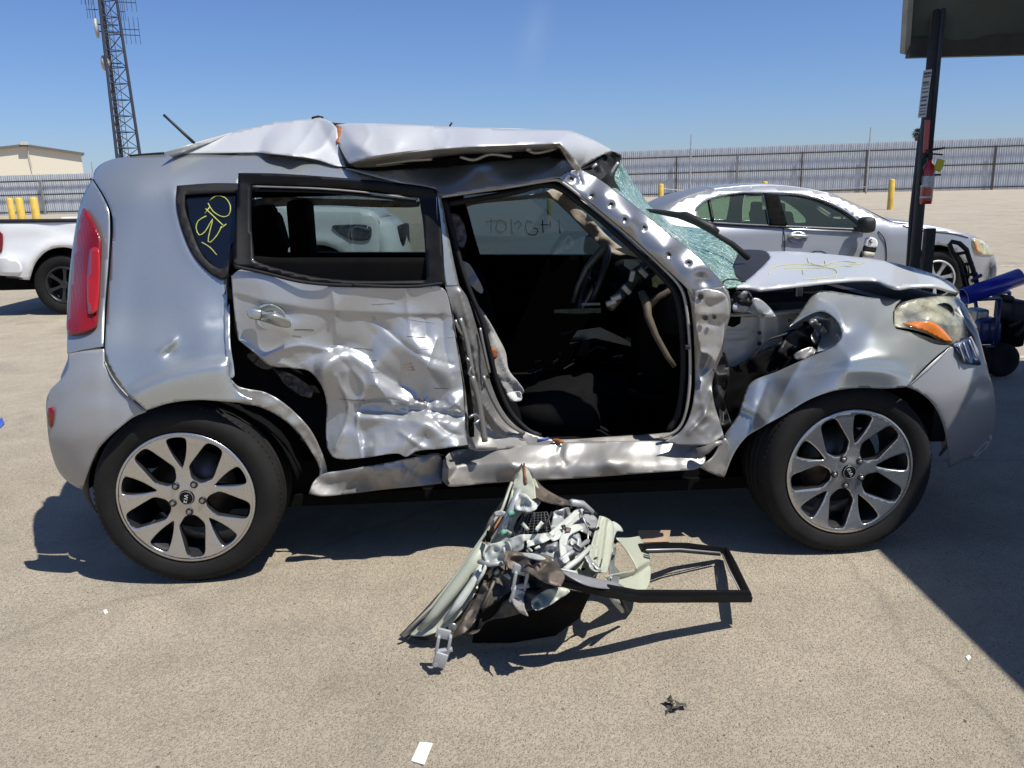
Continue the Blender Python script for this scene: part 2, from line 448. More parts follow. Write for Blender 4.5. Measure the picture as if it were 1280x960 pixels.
# ================================================================== SETTING
def asphalt():
    t = NT('sandy_asphalt')
    c0 = t.co()
    big = t.ramp(t.noise(.35, 6, .6, c0), [(.3, (.360, .305, .222)), (.7, (.435, .376, .283))])
    mid = t.ramp(t.noise(3.2, 8, .7, c0), [(.35, .86), (.7, 1.08)])
    c = t.mix(1, big, mid, 'MULTIPLY')
    # pale sand grains, dark and reddish stones of the worn surface
    v = t.n('TexVoronoi', ins={'Scale': 150.0, 'Randomness': 1}); t.l(c0, v.inputs['Vector'])
    sepc = t.n('SeparateColor'); t.l(v.outputs['Color'], sepc.inputs[0])
    inner = t.ramp(v.outputs['Distance'], [(.25, 1.), (.5, 0.)])
    dark = t.ramp(sepc.outputs[0], [(.90, 0.), (.97, .7)])
    m = t.n('Math', operation='MULTIPLY'); t.l(inner, m.inputs[0]); t.l(dark, m.inputs[1])
    stone = t.ramp(sepc.outputs[1], [(0, (.06, .055, .05)), (.5, (.11, .095, .08)), (.75, (.17, .11, .08)), (1, (.1, .11, .12))])
    c = t.mix(m.outputs[0], c, stone)
    lite = t.ramp(sepc.outputs[2], [(.6, 0.), (1., .5)])
    m2 = t.n('Math', operation='MULTIPLY'); t.l(inner, m2.inputs[0]); t.l(lite, m2.inputs[1])
    c = t.mix(m2.outputs[0], c, (.42, .38, .31))
    fine = t.ramp(t.noise(170, 6, .85, c0), [(.32, .66), (.5, 1.0), (.7, 1.22)])
    pit = t.ramp(t.noise(48, 6, .82, c0, .8), [(.30, .35), (.38, .97), (.62, 1.), (.72, 1.1)])
    c = t.mix(1, c, pit, 'MULTIPLY')
    c = t.mix(1, c, fine, 'MULTIPLY')
    v2 = t.n('TexVoronoi', ins={'Scale': 38.0, 'Randomness': 1}); t.l(c0, v2.inputs['Vector'])
    s2 = t.n('SeparateColor'); t.l(v2.outputs['Color'], s2.inputs[0])
    i2 = t.ramp(v2.outputs['Distance'], [(.12, 1.), (.2, 0.)]); d2 = t.ramp(s2.outputs[0], [(.93, 0.), (.95, .8)])
    m3 = t.n('Math', operation='MULTIPLY'); t.l(i2, m3.inputs[0]); t.l(d2, m3.inputs[1])
    c = t.mix(m3.outputs[0], c, (.09, .075, .06))
    # old oil stains and sealed hairline cracks
    st = t.ramp(t.noise(.9, 9, .62, c0, .6), [(.54, 0.), (.72, .45)])
    c = t.mix(st, c, (.11, .095, .08))
    ck = t.n('TexVoronoi', feature='DISTANCE_TO_EDGE', ins={'Scale': .22}); wc = t.n('MixRGB', ins={0: .28})
    t.l(c0, wc.inputs[1]); nn = t.n('TexNoise', ins={'Scale': 1.3, 'Detail': 8}); t.l(c0, nn.inputs['Vector']); t.l(nn.outputs[1], wc.inputs[2]); t.l(wc.outputs[0], ck.inputs['Vector'])
    cr = t.ramp(ck.outputs[0], [(0.0, .22), (.0008, 0.)])
    c = t.mix(cr, c, (.08, .07, .06))
    t.l(c, t.b.inputs['Base Color']); t.b.inputs['Roughness'].default_value = .86
    h = t.n('Math', operation='ADD'); t.l(inner, h.inputs[0]); t.l(t.noise(240, 5, .7, c0), h.inputs[1])
    t.l(t.bump(t.noise(48, 6, .82, c0, .8), .007, .8, t.bump(h.outputs[0], .0028)), t.b.inputs['Normal'])
    return t.m
M_ASPH = asphalt()
gp = np.concatenate([-np.geomspace(3000, 8, 12), np.linspace(-6, 6, 9), np.geomspace(8, 3000, 12)])
V = [(x, y+5, 0) for y in gp for x in gp]; n = len(gp)
g = mesh('ground', V, [(j*n+i, j*n+i+1, (j+1)*n+i+1, (j+1)*n+i) for j in range(n-1) for i in range(n-1)], M_ASPH)
tag(g, 'sandy sunlit asphalt lot with dark speckled stones', kind='structure')

# worn painted lines
t = NT('worn_white_road_paint')
w = t.ramp(t.noise(6, 8, .75), [(.4, 0.), (.55, 1.)])
t.l(t.mix(w, (.55, .53, .48), (.33, .29, .24)), t.b.inputs['Base Color']); t.b.inputs['Roughness'].default_value = .8
M_LINE = t.m
def line_on_ground(a, b, wd):
    A = WF.atz(np.array(a[0]), np.array(a[1]), 0.); B = WF.atz(np.array(b[0]), np.array(b[1]), 0.)
    d = (B-A)/np.linalg.norm(B-A); nrm = np.array([-d[1], d[0], 0])*wd/2
    V = []; k = 24
    for i in range(k+1):
        p = A+(B-A)*i/k+np.array([0, 0, .004])
        e = 1+.15*math.sin(i*2.7)
        V += [p-nrm*e, p+nrm*e]
    o = mesh('painted_line', V, [(2*i, 2*i+1, 2*i+3, 2*i+2) for i in range(k)], M_LINE)
    tag(o, kind='structure')
line_on_ground((-40, 369), (36, 350), .11)
line_on_ground((1130, 264), (1330, 262), .35)
line_on_ground((830, 262), (1090, 261), .3)
line_on_ground((1228, 441), (1330, 452), .1)
line_on_ground((1200, 334), (1330, 331), .12)

# ------------------------------------------------------------------ corrugated metal fences
def fence_mat():
    t = NT('galvanised_fence_sheet')
    a = t.ramp(t.noise(1.2, 6, .7), [(.3, (.52, .55, .57)), (.7, (.64, .67, .69))])
    s = t.ramp(t.noise(1, 6, .7, t.co(scale=(3, 3, .25))), [(.45, 0.), (.7, .5)])
    t.l(t.mix(s, a, (.24, .25, .27)), t.b.inputs['Base Color'])
    t.b.inputs['Metallic'].default_value = .35; t.b.inputs['Roughness'].default_value = .55
    return t.m
M_FEN = fence_mat(); M_POST = mat('rusty_dark_fence_steel', (.075, .062, .055), .7, var=.3)
M_POSTG = mat('grey_fence_steel', (.22, .22, .22), .6)
def fence(A, B, H, posts, label, first, psheet=.9, grey=()):
    A = np.array(A); B = np.array(B); L = np.linalg.norm(B-A); yaw = math.atan2(B[1]-A[1], B[0]-A[0])
    fr = Frame(A[0], A[1], yaw); r = fr.root('metal_fence')
    tag(r, label, 'fence')
    # one corrugated sheet module, shared by all
    k = 4; V = []; Fc = []; xs = []
    for i in range(k): xs += [(i/k*psheet, 0), ((i+.62)/k*psheet, 0), ((i+.72)/k*psheet, -.045), ((i+.90)/k*psheet, -.045)]
    xs.append((psheet, 0))
    for x, y in xs: V += [(x, y, .03), (x, y, H)]
    me = bpy.data.meshes.new('sheet'); me.from_pydata(V, [], [(2*i, 2*i+2, 2*i+3, 2*i+1) for i in range(len(xs)-1)]); me.materials.append(M_FEN)
    rs = random.Random(3)
    for i in range(int(L/psheet)):
        o = bpy.data.objects.new('sheet', me); COL.objects.link(o); o.parent = r
        o.location = (i*psheet, .06+rs.uniform(-.01, .01), rs.uniform(-.015, .015))
    for z in (.18*H/5+.1, H*.50, H*.84):
        MB().box((L/2, -.13, z), (L, .07, .13)).build('rail', M_POST, r)
    for q, u in enumerate(posts):
        MB().box((u, -.22, H*.43), (.17, .12, H*.86)).build('post', M_POSTG if q in grey else M_POST, r)
    return fr
def gnd(px, py): return WF.atz(np.array(float(px)), np.array(float(py)), 0.)
FA, FB = gnd(700, 248.6), gnd(1420, 233.5)
FA[2] = FB[2] = 0; dF = FB-FA; FA = FA-dF*.30; FB = FB+dF*.35
ffr = Frame(FA[0], FA[1], math.atan2(FB[1]-FA[1], FB[0]-FA[0]))
pu = [float(ffr.aty(np.array(float(x)), np.array(225.), 0.)[0]) for x in (530, 605, 680, 755, 845.5, 921, 1001, 1081, 1160, 1240, 1330, 1420, 1510, 1600)]
fence(FA, FB, 5.2, pu, 'long grey corrugated metal fence with rusty posts behind the silver sedan', True, grey=(5,))
GA, GB = gnd(-160, 273), gnd(470, 258.5)
dG = GB-GA; GB = GB+dG*.08; GA = GA-dG*.55
gfr = Frame(GA[0], GA[1], math.atan2(GB[1]-GA[1], GB[0]-GA[0]))
pu = [float(gfr.aty(np.array(float(x)), np.array(240.), 0.)[0]) for x in (-520, -400, -290, -175, -60, 54, 168, 280, 400)]
fence(GA, GB, 3.8, pu, 'grey corrugated metal fence in front of the beige metal building', False, grey=tuple(range(9)))

# ------------------------------------------------------------------ beige building
def building():
    fr = Frame(-78, 108, .56); r = fr.root('metal_building'); tag(r, 'beige metal building with a shallow gable roof behind the fence', 'building')
    t = NT('beige_ribbed_cladding'); w_ = t.n('TexWave', ins={'Scale': 1.0}); t.l(t.co(scale=(1, 1, 1)), w_.inputs['Vector'])
    t.l(t.mix(t.ramp(w_.outputs[0], [(0, 0.), (1, .25)]), (.66, .60, .47), (.55, .50, .39)), t.b.inputs['Base Color']); t.b.inputs['Roughness'].default_value = .6
    def P(x, y): return fr.aty(np.array(float(x)), np.array(float(y)), 0.)
    a = P(101, 191); b = P(30, 180.5); c = P(-90, 194)
    x1, x0 = a[0], c[0]; ez = a[2]; pk = (b[0], b[2])
    D = 34
    V = [(x0, 0, 0), (x1, 0, 0), (x1, 0, ez), (pk[0], 0, pk[1]), (x0, 0, c[2]), (x0, D, 0), (x1, D, 0), (x1, D, ez), (pk[0], D, pk[1]), (x0, D, c[2])]
    mesh('wall', V, [(0, 1, 2, 3, 4), (1, 6, 7, 2), (5, 0, 4, 9), (6, 5, 9, 8, 7)], t.m, r, False)
    M = mat('dark_roof_trim', (.13, .115, .10), .6)
    V = [(x0-.4, -.5, c[2]-.02), (pk[0], -.5, pk[1]+.05), (x1+.4, -.5, ez-.02), (x0-.4, D, c[2]-.02), (pk[0], D, pk[1]+.05), (x1+.4, D, ez-.02)]
    mesh('roof', V, [(0, 1, 4, 3), (1, 2, 5, 4)], M, r, False, .3, -1)
    lp = MB(); lp.box((pk[0], -.6, pk[1]+.1), (1.0, .6, .4)); lp.tube([(pk[0]+.3, -.3, pk[1]-.5), (pk[0]+.5, -.3, pk[1]-3.2)], .06, 6); lp.build('ridge_vent', mat('pale_vent', (.5, .48, .42), .5), r)
building()

# ------------------------------------------------------------------ lattice tower with aerials
def tower():
    D = 95.0
    base = gnd(164.5, 250.0); base = base/base[1]*D; base[2] = 0
    fr = Frame(base[0], base[1], .35); r = fr.root('lattice_tower'); tag(r, 'tall tapering steel lattice radio tower with dish aerials', 'tower')
    M = mat('tower_steel_dark', (.05, .055, .075), .6, metal=.3); ML = mat('tower_dish_grey', (.42, .41, .36), .5)
    H = 37; w0, w1 = 2.75, 1.15
    def W_(z): return w0+(w1-w0)*z/H
    def C(k, z, s=1):
        a = R(90+120*k+25); w = W_(z)*.58*s
        return (w*math.cos(a), w*math.sin(a), z)
    for k in range(3): MB().tube([C(k, 0), C(k, H)], [.17, .13], 6).build('leg', M, r)
    nb = 22; br = MB(); z = [H*i/nb for i in range(nb+1)]
    for i in range(nb):
        for k in range(3):
            br.tube([C(k, z[i+1]), C((k+1) % 3, z[i+1])], .06, 4)
            if i % 2: br.tube([C(k, z[i]), C((k+1) % 3, z[i+1])], .05, 4)
            else: br.tube([C((k+1) % 3, z[i]), C(k, z[i+1])], .05, 4)
    br.build('bracing', M, r)
    ld = MB()
    for s in (-.22, .22): ld.tube([(s+.1, .1, 0), (s*.8+.1, .1, H)], .04, 4)
    for i in range(90): ld.tube([(-.12, .1, i*.41), (.3, .1, i*.41)], .025, 4)
    ld.tube([(-.35, .2, 0), (-.25, .2, H)], .09, 5)
    ld.build('ladder', M, r)
    def zof(py, px=140): return float(fr.aty(np.array(float(px)), np.array(float(py)), 0.)[2])
    def xof(px, py): return float(fr.aty(np.array(float(px)), np.array(float(py)), 0.)[0])
    zz = zof(79); x = xof(126, 79)
    d = MB(); d.lathe([(0, -.0), (.5, .05), (.78, .25), (.8, .32), (.55, .7), (.1, .95), (0, .95)], 20, 'x', (x, 0, zz)); d.build('dish', ML, r, True)
    MB().tube([(x+.8, 0, zz), (x+2, .1, zz)], .08, 6).build('dish_arm', M, r)
    zz = zof(36); x = xof(120, 36)
    d = MB(); d.lathe([(0, 0), (.95, .1), (1.0, .2), (.95, .35), (0, .4)], 20, 'x', (x-.15, 0, zz)); d.build('dish', ML, r, True)
    MB().tube([(x, 0, zz+.4), (x+2.2, .1, zz+.4)], .07, 5).tube([(x, 0, zz-.3), (x+2.2, .1, zz-.3)], .07, 5).build('dish_arm', M, r)
    for py, side, ln in ((36, 1, 2.0), (43, 1, 2.0), (2, 1, 2.0), (-4, -1, 1.5), (13, -1, 1.1), (14, 1, .8)):
        zz = zof(py); xs = .9*side
        a = MB(); a.tube([(xs, 0, zz), (xs+side*ln, 0, zz)], .05, 5)
        for q in range(4): a.tube([(xs+side*ln*(.3+.23*q), 0, zz-(.9 if py != 36 else .1)), (xs+side*ln*(.3+.23*q), 0, zz+1.3)], .035, 4)
        a.build('aerial', M, r)
tower()

# ------------------------------------------------------------------ bollards, masts, palm
M_YEL = mat('yellow_bollard_paint', (.62, .42, .07), .5, var=.12, vs=3)
def bollard(px, ytop, dist, rad, H, label, lean=0):
    d = ray(np.array(float(px)), np.array(float(ytop))); p = d/d[1]*dist
    b = MB(); b.lathe([(rad, 0), (rad, H-.05), (rad*.8, H-.01), (0, H+.02)], 18, 'z')
    o = b.build('bollard', M_YEL, None, sharp=40); o.location = (p[0], p[1], 0); o.rotation_euler = (0, lean, 0)
    tag(o, label, 'bollard', 'yellow steel bollards around the lot')
    return o
B1 = bollard(826.5, 229, 51, .16, 1.45, 'yellow bollard left of the silver sedan roof, in front of the fence')
B2 = bollard(956.5, 223, 52, .16, 1.45, 'yellow bollard whose top peeps over the middle of the silver sedan roof')
B3 = bollard(1115.5, 223, 40, .14, 1.40, 'yellow bollard standing clear above the silver sedan bonnet')
bollard(687, 251, 44, .15, 1.1, 'yellow bollard seen through the far front window of the wrecked car')
bollard(11, 243, 41, .15, 1.55, 'leftmost of the three yellow bollards behind the pickup bed')
bollard(22.5, 243, 38, .17, 1.55, 'middle one of the three yellow bollards behind the pickup bed')
bollard(41, 243, 38, .17, 1.55, 'rightmost of the three yellow bollards behind the pickup bed')
def cable(a, b, z, label):
    A = Vector(a.location)+Vector((0, 0, z)); B = Vector(b.location)+Vector((0, 0, z)) if not isinstance(b, Vector) else b
    P = [A.lerp(B, i/12)-Vector((0, 0, .25*4*(i/12)*(1-i/12))) for i in range(13)]
    o = MB().tube([tuple(p) for p in P], .025, 5).build('barrier_cable', mat('pale_cable', (.5, .5, .48), .5), None)
    tag(o, label, 'cable', 'thin cables strung between the bollards')
cable(B1, B2, 1.2, 'thin pale cable strung between the two bollards behind the sedan roof')
cable(B2, B3, 1.2, 'thin pale cable strung from the peeping bollard to the one above the sedan bonnet')
def mast(px, ytop, dist, label):
    d = ray(np.array(float(px)), np.array(float(ytop))); p = CAM+d/d[1]*dist
    o = MB().tube([(0, 0, 0), (0, 0, p[2])], [.09, .05], 6).build('thin_mast', mat('pale_mast', (.33, .35, .38), .5), None)
    o.location = (p[0], p[1], 0); tag(o, label, 'mast')
mast(864, 168, 84, 'thin pale mast rising above the fence left of the sedan roof')
mast(1088.5, 159, 84, 'thin pale mast rising above the fence left of the palm')
mast(114, 202, 84, 'thin short mast by the end of the beige building')

def palm():
    D = 170; d = ray(np.array(1147.), np.array(166.)); p = CAM+d/d[1]*D
    r = bpy.data.objects.new('palm_tree', None); COL.objects.link(r); r.location = (p[0], p[1], 0)
    tag(r, 'distant fan palm whose round head shows above the fence beside the post', 'palm tree')
    H = p[2]
    MB().tube([(0, 0, 0), (.1, 0, H*.5), (0, 0, H)], [.35, .25, .2], 8).build('trunk', mat('palm_trunk', (.12, .09, .07), .9), r)
    f = MB(); rs = random.Random(5)
    for i in range(130):
        a = rs.uniform(0, 6.28); e = rs.uniform(-.9, 1.4); L = rs.uniform(.8, 1.35)
        dv = Vector((math.cos(a)*math.cos(e), math.sin(a)*math.cos(e), math.sin(e)))
        s = dv.cross(Vector((0, 0, 1))).normalized()*.16
        b = Vector((0, 0, H))+dv*L; c = Vector((0, 0, H))
        for k in (-2, -1, 0, 1, 2):
            tip = b+s*k*1.9+Vector((0, 0, -.12*abs(k)-.1))
            f.add([c+dv*L*.35-s*.1, c+dv*L*.6+s*k, tip, c+dv*L*.6+s*(k+.6)], [(0, 1, 2, 3)])
    f.build('crown', mat('palm_fronds', (.06, .075, .04), .7), r)
    s = MB()
    for i in range(60):
        a = rs.uniform(0, 6.28); L = rs.uniform(1.0, 1.9); w = rs.uniform(.25, .5)
        p0 = Vector((math.cos(a)*.2, math.sin(a)*.2, H)); p1 = Vector((math.cos(a)*w*1.6, math.sin(a)*w*1.6, H-.5)); p2 = Vector((math.cos(a)*w*.8, math.sin(a)*w*.8, H-L))
        q = Vector((-math.sin(a), math.cos(a), 0))*.1
        s.add([p0-q, p0+q, p1+q, p1-q, p2-q*.4, p2+q*.4], [(0, 1, 2, 3), (3, 2, 5, 4)])
    s.build('dead_skirt', mat('dead_palm_leaves', (.12, .095, .06), .9), r)
palm()

# ================================================================== THE WRECKED CAR
CF = Frame(-1.243, 2.98, .045)
CAR = CF.root('wrecked_hatchback')
tag(CAR, 'crushed silver boxy hatchback with missing front door and shattered green windshield', 'car')
def lut(xs, ys, lo, hi, sm):
    X = np.linspace(lo, hi, 800); Y = np.interp(X, xs, ys)
    k = max(1, int(sm/(hi-lo)*800)); ker = np.hanning(2*k+3); ker /= ker.sum()
    Y = np.convolve(np.pad(Y, k+1, mode='edge'), ker, 'valid')
    return lambda v: np.interp(v, X, Y)
prof = lut([0, .15, .3, .45, .62, .8, .93, 1.05, 1.2, 1.35, 1.45, 1.52, 1.58, 1.64, 1.7], [.10, .06, .005, -.045, -.075, -.055, -.025, .05, .10, .155, .185, .24, .33, .46, .62], 0, 1.8, .07)
uend = lut([0, .2, .4, .6, .8, .95, 1.1, 1.3, 1.5, 1.7], [-.60, -.66, -.73, -.77, -.73, -.655, -.625, -.59, -.56, -.52], 0, 1.8, .08)
ufro = lut([0, .2, .35, .5, .7, .85, 1.0, 1.2], [3.24, 3.31, 3.41, 3.48, 3.47, 3.41, 3.30, 3.24], 0, 1.8, .08)
def Y0(u, z):
    y = prof(z)
    au = .45; t = np.clip((uend(z)+au-u)/au, 0, 1); y = y+.6*(1-np.sqrt(np.maximum(0, 1-t*t)))+np.where(u < uend(z), 3, 0)
    au = .75; t = np.clip((u-ufro(z)+au)/au, 0, 1); y = y+.62*(1-np.sqrt(np.maximum(0, 1-t*t)))+np.where(u > ufro(z), 3, 0)
    return y
P_ = CAR
# ---- rear: quarter panel, tail lamp surround, bumper
qdent = [('g', 190, 225, 50, 26, -10, -.012), ('l', [(160, 488), (190, 474), (212, 464), (240, 457), (288, 449)], -.034, 8, 45, 14), ('c', [(216, 240), (222, 280), (238, 322), (262, 346), (276, 354)], -.007, 7), ('g', 240, 425, 50, 20, -8, .010), ('g', 165, 400, 22, 90, 0, .006), ('g', 225, 440, 22, 16, -20, .012), ('c', [(203, 438), (210, 432), (218, 426)], -.018, 3), ('g', 212, 440, 8, 5, -30, .014),
         ('c', [(212, 440), (240, 418), (275, 410)], -.004, 12), ('g', 175, 205, 60, 14, 5, -.006), ('g', 262, 222, 30, 12, 0, .008),
         ('g', 250, 380, 35, 40, 20, -.006), ('n', 60, 4, .004), ('g', 285, 400, 22, 60, 0, .014), ('c', [(262, 402), (284, 398)], .004, 4)]
quarter = panel('rear_quarter_panel', [(116, 222, 1), (119, 212), (130, 203), (150, 197), (205, 193), (260, 193), (320, 192), (380, 199), (432, 211, 1), (470, 222), (500, 228, 1), (420, 226), (300, 218, 1),
    (297, 270), (284, 345), (283, 380), (286, 430), (286, 460), (290, 480, 1), (300, 492), (318, 500, 1), (300, 503), (270, 501), (246, 500), (212, 504), (183, 513, 1), (160, 492), (143, 470), (134, 452), (131, 434, 1), (134, 380), (138, 330), (141, 276), (134, 252)],
    CF, Y0, M_SILVER, P_, qdent, 4, holes=[[(227, 236, 1), (262, 234), (297, 234, 1), (296, 290), (283, 340), (277, 342), (264, 333), (247, 314), (233, 283), (227, 255)]])
panel('quarter_window_seal', [(221, 232, 1), (262, 229), (300, 229, 1), (298, 290), (284, 347), (277, 349), (260, 340), (241, 319), (227, 287), (220, 255)],
    CF, lambda u, z: Y0(u, z)-.012, M_RUB, P_, (), 5, holes=[[(231, 243, 1), (262, 241), (296, 240, 1), (294, 290), (281, 335), (274, 336), (258, 325), (247, 308), (237, 280), (231, 260)]], thick=.006)
qg = panel('quarter_window', [(228, 240, 1), (262, 238), (298, 237, 1), (296, 290), (282, 339), (274, 340), (256, 328), (244, 310), (234, 282), (229, 260)], CF, lambda u, z: Y0(u, z)+.006, mat('privacy_glass_black', (.004, .005, .008), .06, coat=.5, var=0), P_, (), 6, thick=.004)
M_CHALK = mat('yellow_paint_marker', (.42, .46, .10), .6, var=.2, vs=60)
def yq(u, z): return Y0(u, z)+.0035
for pl in ([(262, 251), (270, 245), (281, 247), (288, 258), (286, 269), (278, 271), (266, 264), (260, 254)],
           [(257, 261), (280, 283)], [(256, 267), (262, 259)], [(276, 286), (283, 280)],
           [(258, 270), (248, 276), (245, 285), (249, 294), (256, 290), (262, 280), (266, 274), (262, 290), (260, 302), (263, 303), (272, 293), (277, 283)],
           [(252, 303), (262, 309), (271, 319)]):
    stroke('yellow_marking', pl, CF, yq, .0022, M_CHALK, qg, 5)
panel('tailgate_corner', [(115, 224, 1), (133, 254), (137, 278), (135, 330), (131, 380), (129, 433, 1), (108, 437), (84, 442, 1), (84, 420), (84, 380), (88, 330), (96, 275), (104, 244)], CF, lambda u, z: Y0(u, z)+.006, M_SILVER, P_, (), 4)
panel('seam_gap', [(112, 222, 1), (122, 226), (140, 262), (146, 290), (141, 340), (137, 436, 1), (126, 436, 1), (129, 380), (132, 300), (128, 270)], CF, lambda u, z: Y0(u, z)+.022, M_MATTE, P_, (), 6)
def tail_mat():
    t = NT('red_tail_lens')
    t.l(t.mix(t.ramp(t.noise(6, 3), [(.4, 0.), (.6, 1.)]), (.16, .003, .004), (.24, .006, .005)), t.b.inputs['Base Color'])
    t.b.inputs['Roughness'].default_value = .2; t.b.inputs['Coat Weight'].default_value = .35; t.b.inputs['Subsurface Weight'].default_value = 0
    t.b.inputs['Subsurface Radius'].default_value = (.02, .002, .002)
    w = t.n('TexWave', ins={'Scale': 40.0}); t.l(t.co(), w.inputs['Vector']); t.l(t.bump(w.outputs[0], .0006), t.b.inputs['Normal'])
    return t.m
M_TAIL = tail_mat()
tl = panel('tail_light', [(104, 260, 1), (112, 272), (121, 288), (125, 300), (124, 350), (121, 395), (118, 408), (100, 416), (85, 418, 1), (83, 408), (86, 370), (91, 320), (97, 280)], CF, lambda u, z: Y0(u, z)-.012, M_TAIL, P_, [('g', 108, 340, 14, 60, 3, -.02)], 4, thick=.01)
panel('reflector_strip', [(112, 312), (123, 310), (121, 388), (110, 392)], CF, lambda u, z: Y0(u, z)-.03, mat('bright_red_lens', (.38, .010, .006), .2, coat=.8), tl, (), 5)
rb = panel('rear_bumper', [(85, 442, 1), (110, 438), (130, 436, 1), (132, 456), (142, 476), (160, 496), (183, 515, 1), (168, 521), (153, 532), (138, 545), (124, 560), (116, 575), (108, 596), (103, 612, 1), (92, 607), (80, 598), (70, 583), (62, 556), (59, 530), (58, 500), (64, 486), (76, 474), (83, 462)],
    CF, lambda u, z: Y0(u, z)-.002, M_BUMP, P_, [('l', [(60, 520), (110, 500), (160, 505)], -.006, 14, 50, 10), ('n', 50, 9, .003), ('l', [(70, 478), (100, 462), (130, 452)], -.010, 14, 60, 10)], 4)
stroke('bumper_edge', [(131, 452), (138, 468), (150, 485), (166, 501), (183, 514)], CF, lambda u, z: Y0(u, z)-.006, .003, M_BARE, rb)
panel('side_reflector', [(60, 510), (66, 509), (67, 522), (64, 535), (61, 532)], CF, lambda u, z: Y0(u, z)-.012, M_TAIL, P_, (), 5)
panel('arch_trim', [(116, 559, 1), (124, 560), (112, 590), (112, 620), (122, 642, 1), (110, 630), (104, 612), (104, 580)], CF, lambda u, z: Y0(u, z)+.02, M_MATTE, P_, (), 6)
# arch lip sweeping forward of the rear wheel
panel('arch_lip', [(288, 474, 1), (300, 484), (332, 491), (356, 505), (384, 532), (398, 556), (409, 588), (404, 603), (392, 614, 1), (398, 600), (399, 585), (387, 561), (370, 538), (349, 521), (325, 509), (300, 504), (290, 500, 1)],
    CF, [(290, 490, .0), (332, 497, .012), (370, 522, .04), (398, 570, .07), (398, 610, .08)], M_LOW, P_, [('f', 12, 21, .006, None), ('l', [(288, 488), (332, 500), (370, 530), (396, 580)], -.006, 5, 20)], 3)
# ---- rest of the shell: rear face, far side, roof, floor
def side_pts(z, n=10):
    u0 = float(uend(np.array(z))); y0 = float(prof(np.array(z)))
    out = []
    for q in np.linspace(.80, 1.0, 5): out.append((u0+.45-.45*q, y0+.6*(1-math.sqrt(1-q*q))))
    yc = out[-1][1]; far = 1.76-yc
    for q in np.linspace(0, 1, 6)[1:-1]: out.append((u0-.03*math.sin(math.pi*q), yc+(far-yc)*q))
    for (a, b) in list(out[:5])[::-1]: out.append((a, 1.76-b))
    return out
zs = [.25, .4, .6, .8, .95, 1.1, 1.3, 1.5, 1.58]
V = []; Fc = []
for z in zs: V += [(a+.11, b+.06*(1 if b < .9 else -1), z-.03) for a, b in side_pts(z)]
k = len(V)//len(zs)
Fc = [(i*k+j, i*k+j+1, (i+1)*k+j+1, (i+1)*k+j) for i in range(len(zs)-1) for j in range(k-1)]
hatch = mesh('rear_hatch', V, Fc, M_SILVER, P_, True, .01, 0)
def uz_panel(name, outline, Yf, m, parent, holes=(), step=.06, thick=.01):
    ol = curve(outline, step); hs = [curve(h, step) for h in holes]
    P, Fc = cdt(ol*100, [h*100 for h in hs], step*100); P = P/100
    V = np.stack([P[:, 0], Yf(P[:, 0], P[:, 1]), P[:, 1]], 1)
    return mesh(name, V, Fc, m, parent, True, thick, 0)
def pz(pts, y):
    out = []
    for p in pts:
        q = CF.aty(np.array(float(p[0])), np.array(float(p[1])), y); out.append((q[0], q[2])+tuple(p[2:]))
    return out
Yfar = lambda u, z: 1.76-np.minimum(Y0(u, z), .5)
wfar_f = pz([(578, 243, 1), (600, 318, 1), (812, 318, 1), (745, 262), (690, 232, 1)], 1.70)
wfar_r = pz([(322, 246, 1), (345, 315, 1), (545, 315, 1), (524, 240, 1)], 1.70)
far_ol = [(-.5, .33, 1), (-.6, .7), (-.52, 1.1), (-.38, 1.45), (-.25, 1.58, 1), (.6, 1.66), (1.5, 1.64), (1.95, 1.36), (2.35, 1.10, 1), (3.1, 1.0), (3.28, .8), (3.3, .4, 1), (3.0, .3, 1), (2.92, .5), (2.75, .66), (2.55, .72), (2.35, .66), (2.18, .5), (2.12, .22, 1), (.45, .22, 1), (.37, .5), (.2, .66), (0, .72), (-.2, .66), (-.36, .5)]
uz_panel('far_side_body', far_ol, Yfar, M_SILVER, P_, holes=[wfar_f, wfar_r])
panel_far = lambda u, z: np.minimum(Yfar(u, z)-.05, 1.64)
def shrink(h, a): 
    c = np.mean([p[:2] for p in h], 0); return [(c[0]+(p[0]-c[0])*a, c[1]+(p[1]-c[1])*a)+tuple(p[2:]) for p in h]
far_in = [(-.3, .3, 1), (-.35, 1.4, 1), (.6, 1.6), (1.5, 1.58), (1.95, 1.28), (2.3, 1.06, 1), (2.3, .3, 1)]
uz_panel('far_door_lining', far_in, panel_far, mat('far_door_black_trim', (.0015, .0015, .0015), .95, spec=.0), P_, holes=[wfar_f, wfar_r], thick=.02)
M_TINT = glassy('grey_tinted_glass', (.62, .70, .74), .93)
M_TINTF = glassy('dusty_tinted_glass', (.30, .41, .50), .78)
def fan_uz(name, h, Yf, m, dy):
    V = [(p[0], float(Yf(np.array(p[0]), np.array(p[1])))+dy, p[1]) for p in h]
    return mesh(name, V, [tuple(range(len(V)))], m, P_, False, .004)
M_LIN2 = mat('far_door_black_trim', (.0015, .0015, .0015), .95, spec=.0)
gfar = fan_uz('far_front_window', wfar_f, lambda u, z: 1.66+0*u, M_TINTF, 0)
fan_uz('far_rear_window', wfar_r, lambda u, z: 1.66+0*u, glassy('far_rear_tint', (.46, .53, .53), .93), 0)
M_FINGER = mat('finger_marks_in_dust', (.05, .06, .065), .7)
